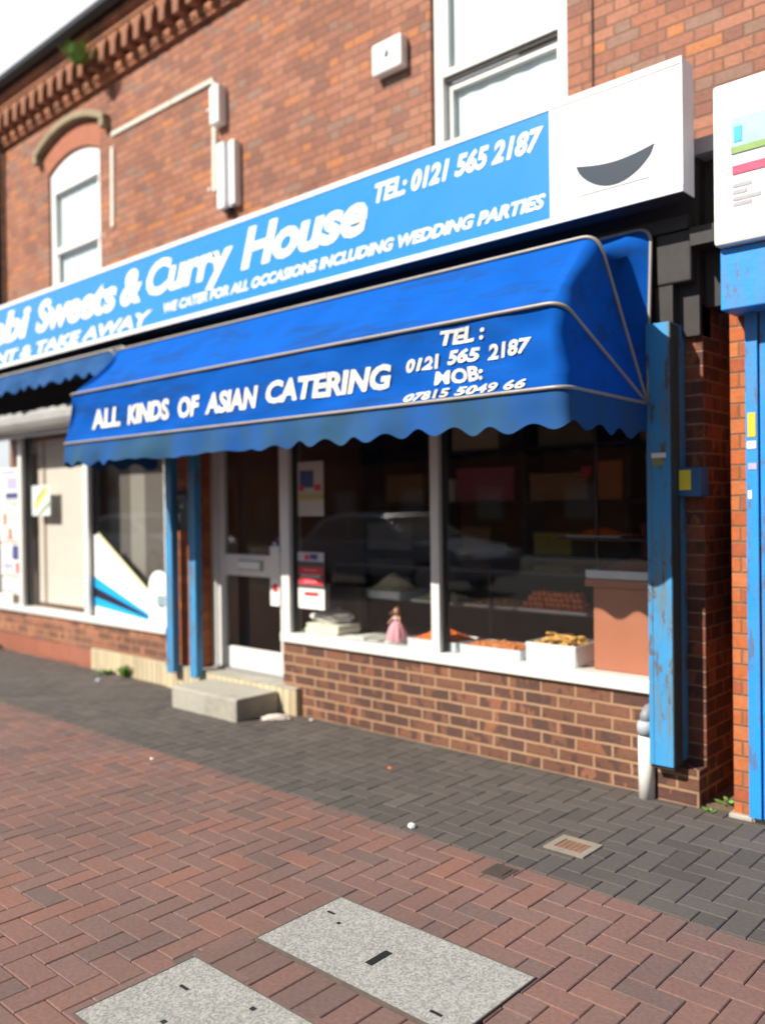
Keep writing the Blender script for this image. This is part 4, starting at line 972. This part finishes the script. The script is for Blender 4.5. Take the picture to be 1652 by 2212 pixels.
t = thing('sticker', 'round blue and white sticker on the upper door glass by the lock', 'sticker', (-5.22, .14, 1.17), None)
MB().lathe((0, 0, 0), [(.001, 0), (.062, 0), (.062, .0015), (.001, .0015)], 28).build('disc', m_sky, t); bpy.data.objects['disc'].matrix_local = Matrix.Translation((0, -.003, .07)) @ Matrix.Rotation(R(90), 4, 'X')
MB().box(-5.20, -5.15, .1335, .1352, 1.19, 1.25).build('blue_mark', m_cyan, t); MB().box(-5.245, -5.20, .1335, .1352, 1.235, 1.275).build('pink_mark', m_lilac, t); MB().box(-5.20, -5.16, .1335, .1352, 1.28, 1.31).build('navy_mark', m_navy, t)

# back shelves with cartons
t = thing('shelf_unit', 'dark shelves along the back of the shop', 'shelves', (-4.2, 2.0, .2))
f = MB()
for z in (1.10, 1.55, 2.0): f.box(-5.9, -2.2, 1.85, 2.15, z, z+.025)
for x in (-5.9, -4.95, -4.05, -3.1, -2.2): f.box(x, x+.03, 1.85, 2.15, .2, 2.5)
f.build('frame', m_dark, t)
for (x0, x1, z, h, m, l) in ((-4.75, -4.15, 1.576, .29, m_pinkbox, 'dusky pink carton dimly seen on the middle shelf'), (-5.6, -5.15, 1.576, .26, m_tanbox, 'tan carton on the middle shelf far left inside the shop'), (-3.98, -3.45, 1.576, .22, m_tanbox, 'wide tan carton right of the pink one on the middle shelf'), (-4.7, -4.4, 1.126, .22, m_tanbox, 'tan carton below the pink one on the low shelf'), (-3.9, -3.4, 2.026, .25, mat('olive_carton', (.18, .15, .07), .7), 'olive brown carton on the top shelf'), (-5.0+.1, -4.78, 1.576, .2, mat('white_carton', (.6,.58,.52), .7), 'small white carton just left of the dusky pink one'), (-3.38, -3.15, 1.576, .30, mat('orange_carton', (.55,.2,.06), .7), 'narrow orange carton between the wide tan carton and the rust one'), (-5.85, -5.3, 1.126, .25, mat('grey_carton', (.3,.3,.32), .7), 'grey carton on the low shelf at far left inside the shop'), (-3.95, -3.6, 1.126, .18, mat('yellow_carton', (.55,.42,.1), .7), 'small yellow carton on the low shelf'), (-3.0, -2.6, 1.126, .26, mat('maroon_carton', (.3,.06,.06), .7), 'maroon carton on the low shelf at the right'), (-4.8, -4.3, 2.026, .28, mat('beige_carton', (.5,.42,.3), .7), 'beige carton on the top shelf'), (-3.0, -2.4, 2.026, .22, mat('brown_carton', (.3,.18,.1), .7), 'brown carton on the top shelf at the right'), (-2.95, -2.5, 1.576, .34, mat('rust_carton', (.36, .15, .10), .7), 'rust coloured carton near the right end of the middle shelf')):
    solo(MB().box(x0, x1, 1.88, 2.12, z, z+h).box(x0-.004, x1+.004, 1.876, 2.124, z+h-.05, z+h+.003), 'carton', m, l, 'carton', ((x0+x1)/2, 2, z), 'cartons on the back shelves')
solo(MB().box(-3.46, -3.38, 1.80, 1.845, 1.76, 1.84), 'hanging_tag', m_red, 'small bright red tag hanging on the dark shelves', 'tag', (-3.42, 1.82, 1.76))

# ------------------------------------------------------------------ LEFT SHOP WINDOW
t = thing('display_board', 'plain cream board with brown edges filling the middle pane of the left shop', 'board', (-8.5, .16, .51))
MB().box(-9.17, -7.95, .15, .17, .55, 2.30).build('panel', m_cream, t)
f = MB(); f.box(-7.95, -7.90, .145, .175, .51, 2.35).box(-9.21, -7.95, .145, .175, .51, .55).box(-9.21, -9.17, .145, .175, .55, 2.35); f.build('edging', m_brown, t)
MB().box(-9.02, -8.985, .135, .149, .55, 2.3).build('batten', mat('tan_batten', (.50, .38, .28), .7), t)
t = thing('sticker', 'pale blue and yellow flyer on the cream filled pane of the left shop', 'sticker', (-8.87, .043, 1.5))
MB().box(-9.08, -8.68, .0415, .0435, 1.49, 1.81).build('sheet', mat('flyer_paper', (.62, .70, .72), .6, .08), t)
fl = MB(); fl.prism([(-9.04, 1.60), (-8.76, 1.80), (-8.72, 1.745), (-9.0, 1.545)], 'y', .0400, .0412); fl.build('yellow_band', mat('mustard_print', (.62, .56, .14), .6, .3, 40), t)
fl = MB(); fl.prism([(-8.95, 1.50), (-8.70, 1.64), (-8.69, 1.60), (-8.90, 1.495)], 'y', .0400, .0412); fl.prism([(-9.0, 1.66), (-8.80, 1.80), (-8.79, 1.785), (-8.99, 1.64)], 'y', .0392, .0399); fl.build('olive_band', mat('olive_print', (.22, .24, .10), .6, .3, 40), t)
bd = thing('window_blind', 'grey brown vertical blind behind the right pane of the left shop', 'blind', (-7.2, .3, .42))
x = -8.40; i = 0
sl_ = MB(); pale = MB()
while x < -6.5:
    mbx = pale if (-7.56 < x < -7.30) else sl_
    mbx.prism([(x, .26), (x+.078, .30), (x+.079, .296), (x+.001, .256)], 'z', .44, 2.36); x += .083
sl_.build('slats', m_blind, bd); pale.build('pale_slats', m_blindl, bd); MB().box(-8.42, -6.48, .24, .32, 2.36, 2.40).build('headrail', m_alu, bd)
# fan decal
fd = thing('window_decal', 'white, blue and black fan shaped decal across the corner of the pane', 'decal', (-7.2, .043, .51))
def dec(pts, m, nm, y=.042): return MB().prism(pts, 'y', y, y+.0016).build(nm, m, fd)
F0 = (-6.60, .512)
dec([(-7.815, .90), F0, (-6.565, .512), (-6.535, .60), (-6.86, .78), (-7.735, 1.30), (-7.815, 1.30)], m_text, 'white_ray'); dec([(-7.815, .795), F0, (-7.815, .897)], m_cyan, 'blue_ray')
dec([(-7.815, .70), F0, (-7.815, .792)], m_ink, 'black_ray'); dec([(-7.815, .61), F0, (-7.815, .697)], m_cyan, 'blue_ray'); dec([(-7.815, .512), F0, (-7.815, .607)], m_text, 'white_ray')
dec([(-7.735, 1.303), (-6.86, .783), (-6.84, .80), (-7.72, 1.325)], mat('cream_vinyl', (.78, .72, .40), .4), 'cream_edge')
ad = thing('window_decal', 'white arch topped decal with a dark shield emblem beside the thin blue post', 'decal', (-6.68, .04, .51))
pts = [(-6.855, .52), (-6.522, .52)] + [(-6.688+.167*math.cos(a), .84+.155*math.sin(a)) for a in [math.pi*k/20 for k in range(21)]]
MB().prism(pts, 'y', .0385, .0398).build('arch', m_text, ad)
MB().prism([(-6.72, .775), (-6.585, .775), (-6.585, .685), (-6.65, .66), (-6.72, .685)], 'y', .0370, .0382).build('shield', mat('slate_green_print', (.08, .16, .19), .5), ad)
sb = MB()
for z in (.755, .735, .712, .69): sb.box(-6.71, -6.60, .0362, .0369, z, z+.008)
sb.build('shield_lines', m_sky, ad)
# posters in the far left pane
specs = [('white poster with a lilac heading and a pink picture in the far left pane', -9.86, -9.34, 1.62, 2.02, [('heading', .1, .8, .82, .94, m_lilac), ('picture', .35, .85, .40, .75, m_lilac), ('print', .3, .9, .15, .32, m_navy)]),
 ('white poster with two small portraits in the far left pane', -9.86, -9.34, 1.20, 1.60, [('portrait', .16, .34, .45, .80, m_face), ('print', .45, .95, .60, .72, m_sky), ('portrait', .40, .58, .06, .38, m_face), ('print', .66, .95, .15, .35, m_sky)]),
 ('poster with a navy block and a red flower in the far left pane', -9.84, -9.34, .82, 1.18, [('navy_block', .55, 1, .5, .95, m_navy), ('print', .05, .5, .55, .8, m_sky), ('flower', .72, .98, .1, .42, m_red), ('print', .1, .6, .2, .4, m_lilac)]),
 ('pale blue poster low in the far left pane', -9.82, -9.33, .62, .80, [('print', .05, .95, .4, .85, m_sky), ('print', .05, .95, .1, .3, m_lilac)]),
 ('pink tinted sheet at the bottom corner of the far left pane', -9.95, -9.58, .515, .61, [('print', .1, .5, .2, .8, m_sky), ('print', .55, .85, .2, .7, m_pink)])]
for l, a, b, c, d, bl in specs:
    p = poster(l, a, b, c, d, .040, bl); lines(.0398, a+.05, b-.05, c+.02, c+(d-c)*.14, 2, m_greyp, p)

# ------------------------------------------------------------------ ACROSS THE ROAD (seen reflected in the panes)
def car(label, x, y, paint, flip=False):
    t = thing('parked_car', label, 'car', (x, y, -.036), 'cars parked along the kerb')
    prof = [(-2.2, .35), (-2.25, .62), (-2.15, .86), (-1.75, .95), (-1.25, 1.38), (-.6, 1.46), (.3, 1.43), (1.05, 1.0), (1.9, .86), (2.2, .66), (2.22, .36)]
    lower = [(-2.2, .30), (-2.25, .62), (-2.15, .86), (-1.72, .95), (1.05, .97), (1.9, .84), (2.2, .64), (2.22, .30)]
    dz = -.036
    b = MB().prism([(x+px, dz+pz) for px, pz in lower], 'y', y-.86, y+.86)
    cab = [(-1.72, .95), (-1.22, 1.36), (-.6, 1.45), (.28, 1.42), (1.05, .97)]
    n = len(cab); vs = [(x+px, y-.86+.13*(pz-.95), dz+pz) for px, pz in cab] + [(x+px, y+.86-.13*(pz-.95), dz+pz) for px, pz in cab]
    b.add(vs, [tuple(range(n)), tuple(range(2*n-1, n-1, -1))] + [(i, n+i, n+(i+1) % n, (i+1) % n) for i in range(n)])
    b.build('body', paint, t, bevel=.05)
    MB().add([(x+.34, y-.72, dz+1.40), (x+.34, y+.72, dz+1.40), (x+1.03, y+.78, dz+1.0), (x+1.03, y-.78, dz+1.0), (x+.30, y-.72, dz+1.37), (x+.30, y+.72, dz+1.37), (x+.99, y+.78, dz+.98), (x+.99, y-.78, dz+.98)], [(0,1,2,3),(7,6,5,4),(0,4,5,1),(1,5,6,2),(2,6,7,3),(3,7,4,0)]).build('windscreen', m_cglass, t)
    for s in (-1, 1):
        def pt(px, pz): return (x+px, y+s*(.868-.13*(pz-.95)), dz+pz)
        for poly in ([(-1.42, 1.0), (-1.12, 1.32), (-.55, 1.38), (-.5, 1.0)], [(-.42, 1.0), (-.47, 1.38), (.22, 1.36), (.82, 1.0)]):
            k = len(poly); MB().add([pt(*q_) for q_ in poly] + [(p_[0], p_[1]-s*.02, p_[2]) for p_ in map(lambda q_: pt(*q_), poly)], [tuple(range(k)), tuple(range(2*k-1, k-1, -1))] + [(i, k+i, k+(i+1) % k, (i+1) % k) for i in range(k)]).build('side_window', m_cglass, t)
        for wx in (-1.38, 1.35):
            wmb = MB().tube([(x+wx, y+s*.70, dz+.31), (x+wx, y+s*.88, dz+.31)], .31, 22); wo = wmb.build('wheel', m_rubber, t)
            MB().tube([(x+wx, y+s*.86, dz+.31), (x+wx, y+s*.89, dz+.31)], .20, 18).build('rim', m_grey, wo)
        MB().box(x+2.02, x+2.20, y+s*.72-.14, y+s*.72+.14, dz+.62, dz+.76).build('headlight', m_lamp, t, bevel=.03)
car('grey blue parked car, seen only as a reflection in the shop window', -10.9, -8.0, m_carA)
car('white parked car, seen only as a reflection in the left shop window', -19.2, -8.0, m_carB)
def house(x, label):
    t = thing('terraced_house', label, 'house', (x, -24, -.05), 'terraced houses across the road')
    MB().box(x-4, x+4, -31, -24, -.05, 5.4).build('wall', m_opp, t)
    MB().prism([(-23.7, 5.4), (-27.5, 7.6), (-31.3, 5.4)], 'x', x-4, x+4).build('roof', m_roof, t)
    for wx in (-2, 2):
        for z in (.9, 3.4):
            w_ = MB().box(x+wx-.7, x+wx+.7, -24, -23.94, z, z+1.4).build('window', m_brown, t); MB().box(x+wx-.6, x+wx+.6, -23.94, -23.92, z+.1, z+1.3).build('pane', m_cglass, w_)
    MB().box(x-.5, x+.5, -24, -23.95, 0, 2.1).build('door', m_brown, t)
for i, x in enumerate((-66, -58, -50, -42, -34, -26, -18, -10)):
    house(x, 'dull brick terraced house across the road, reflected in the shop panes')
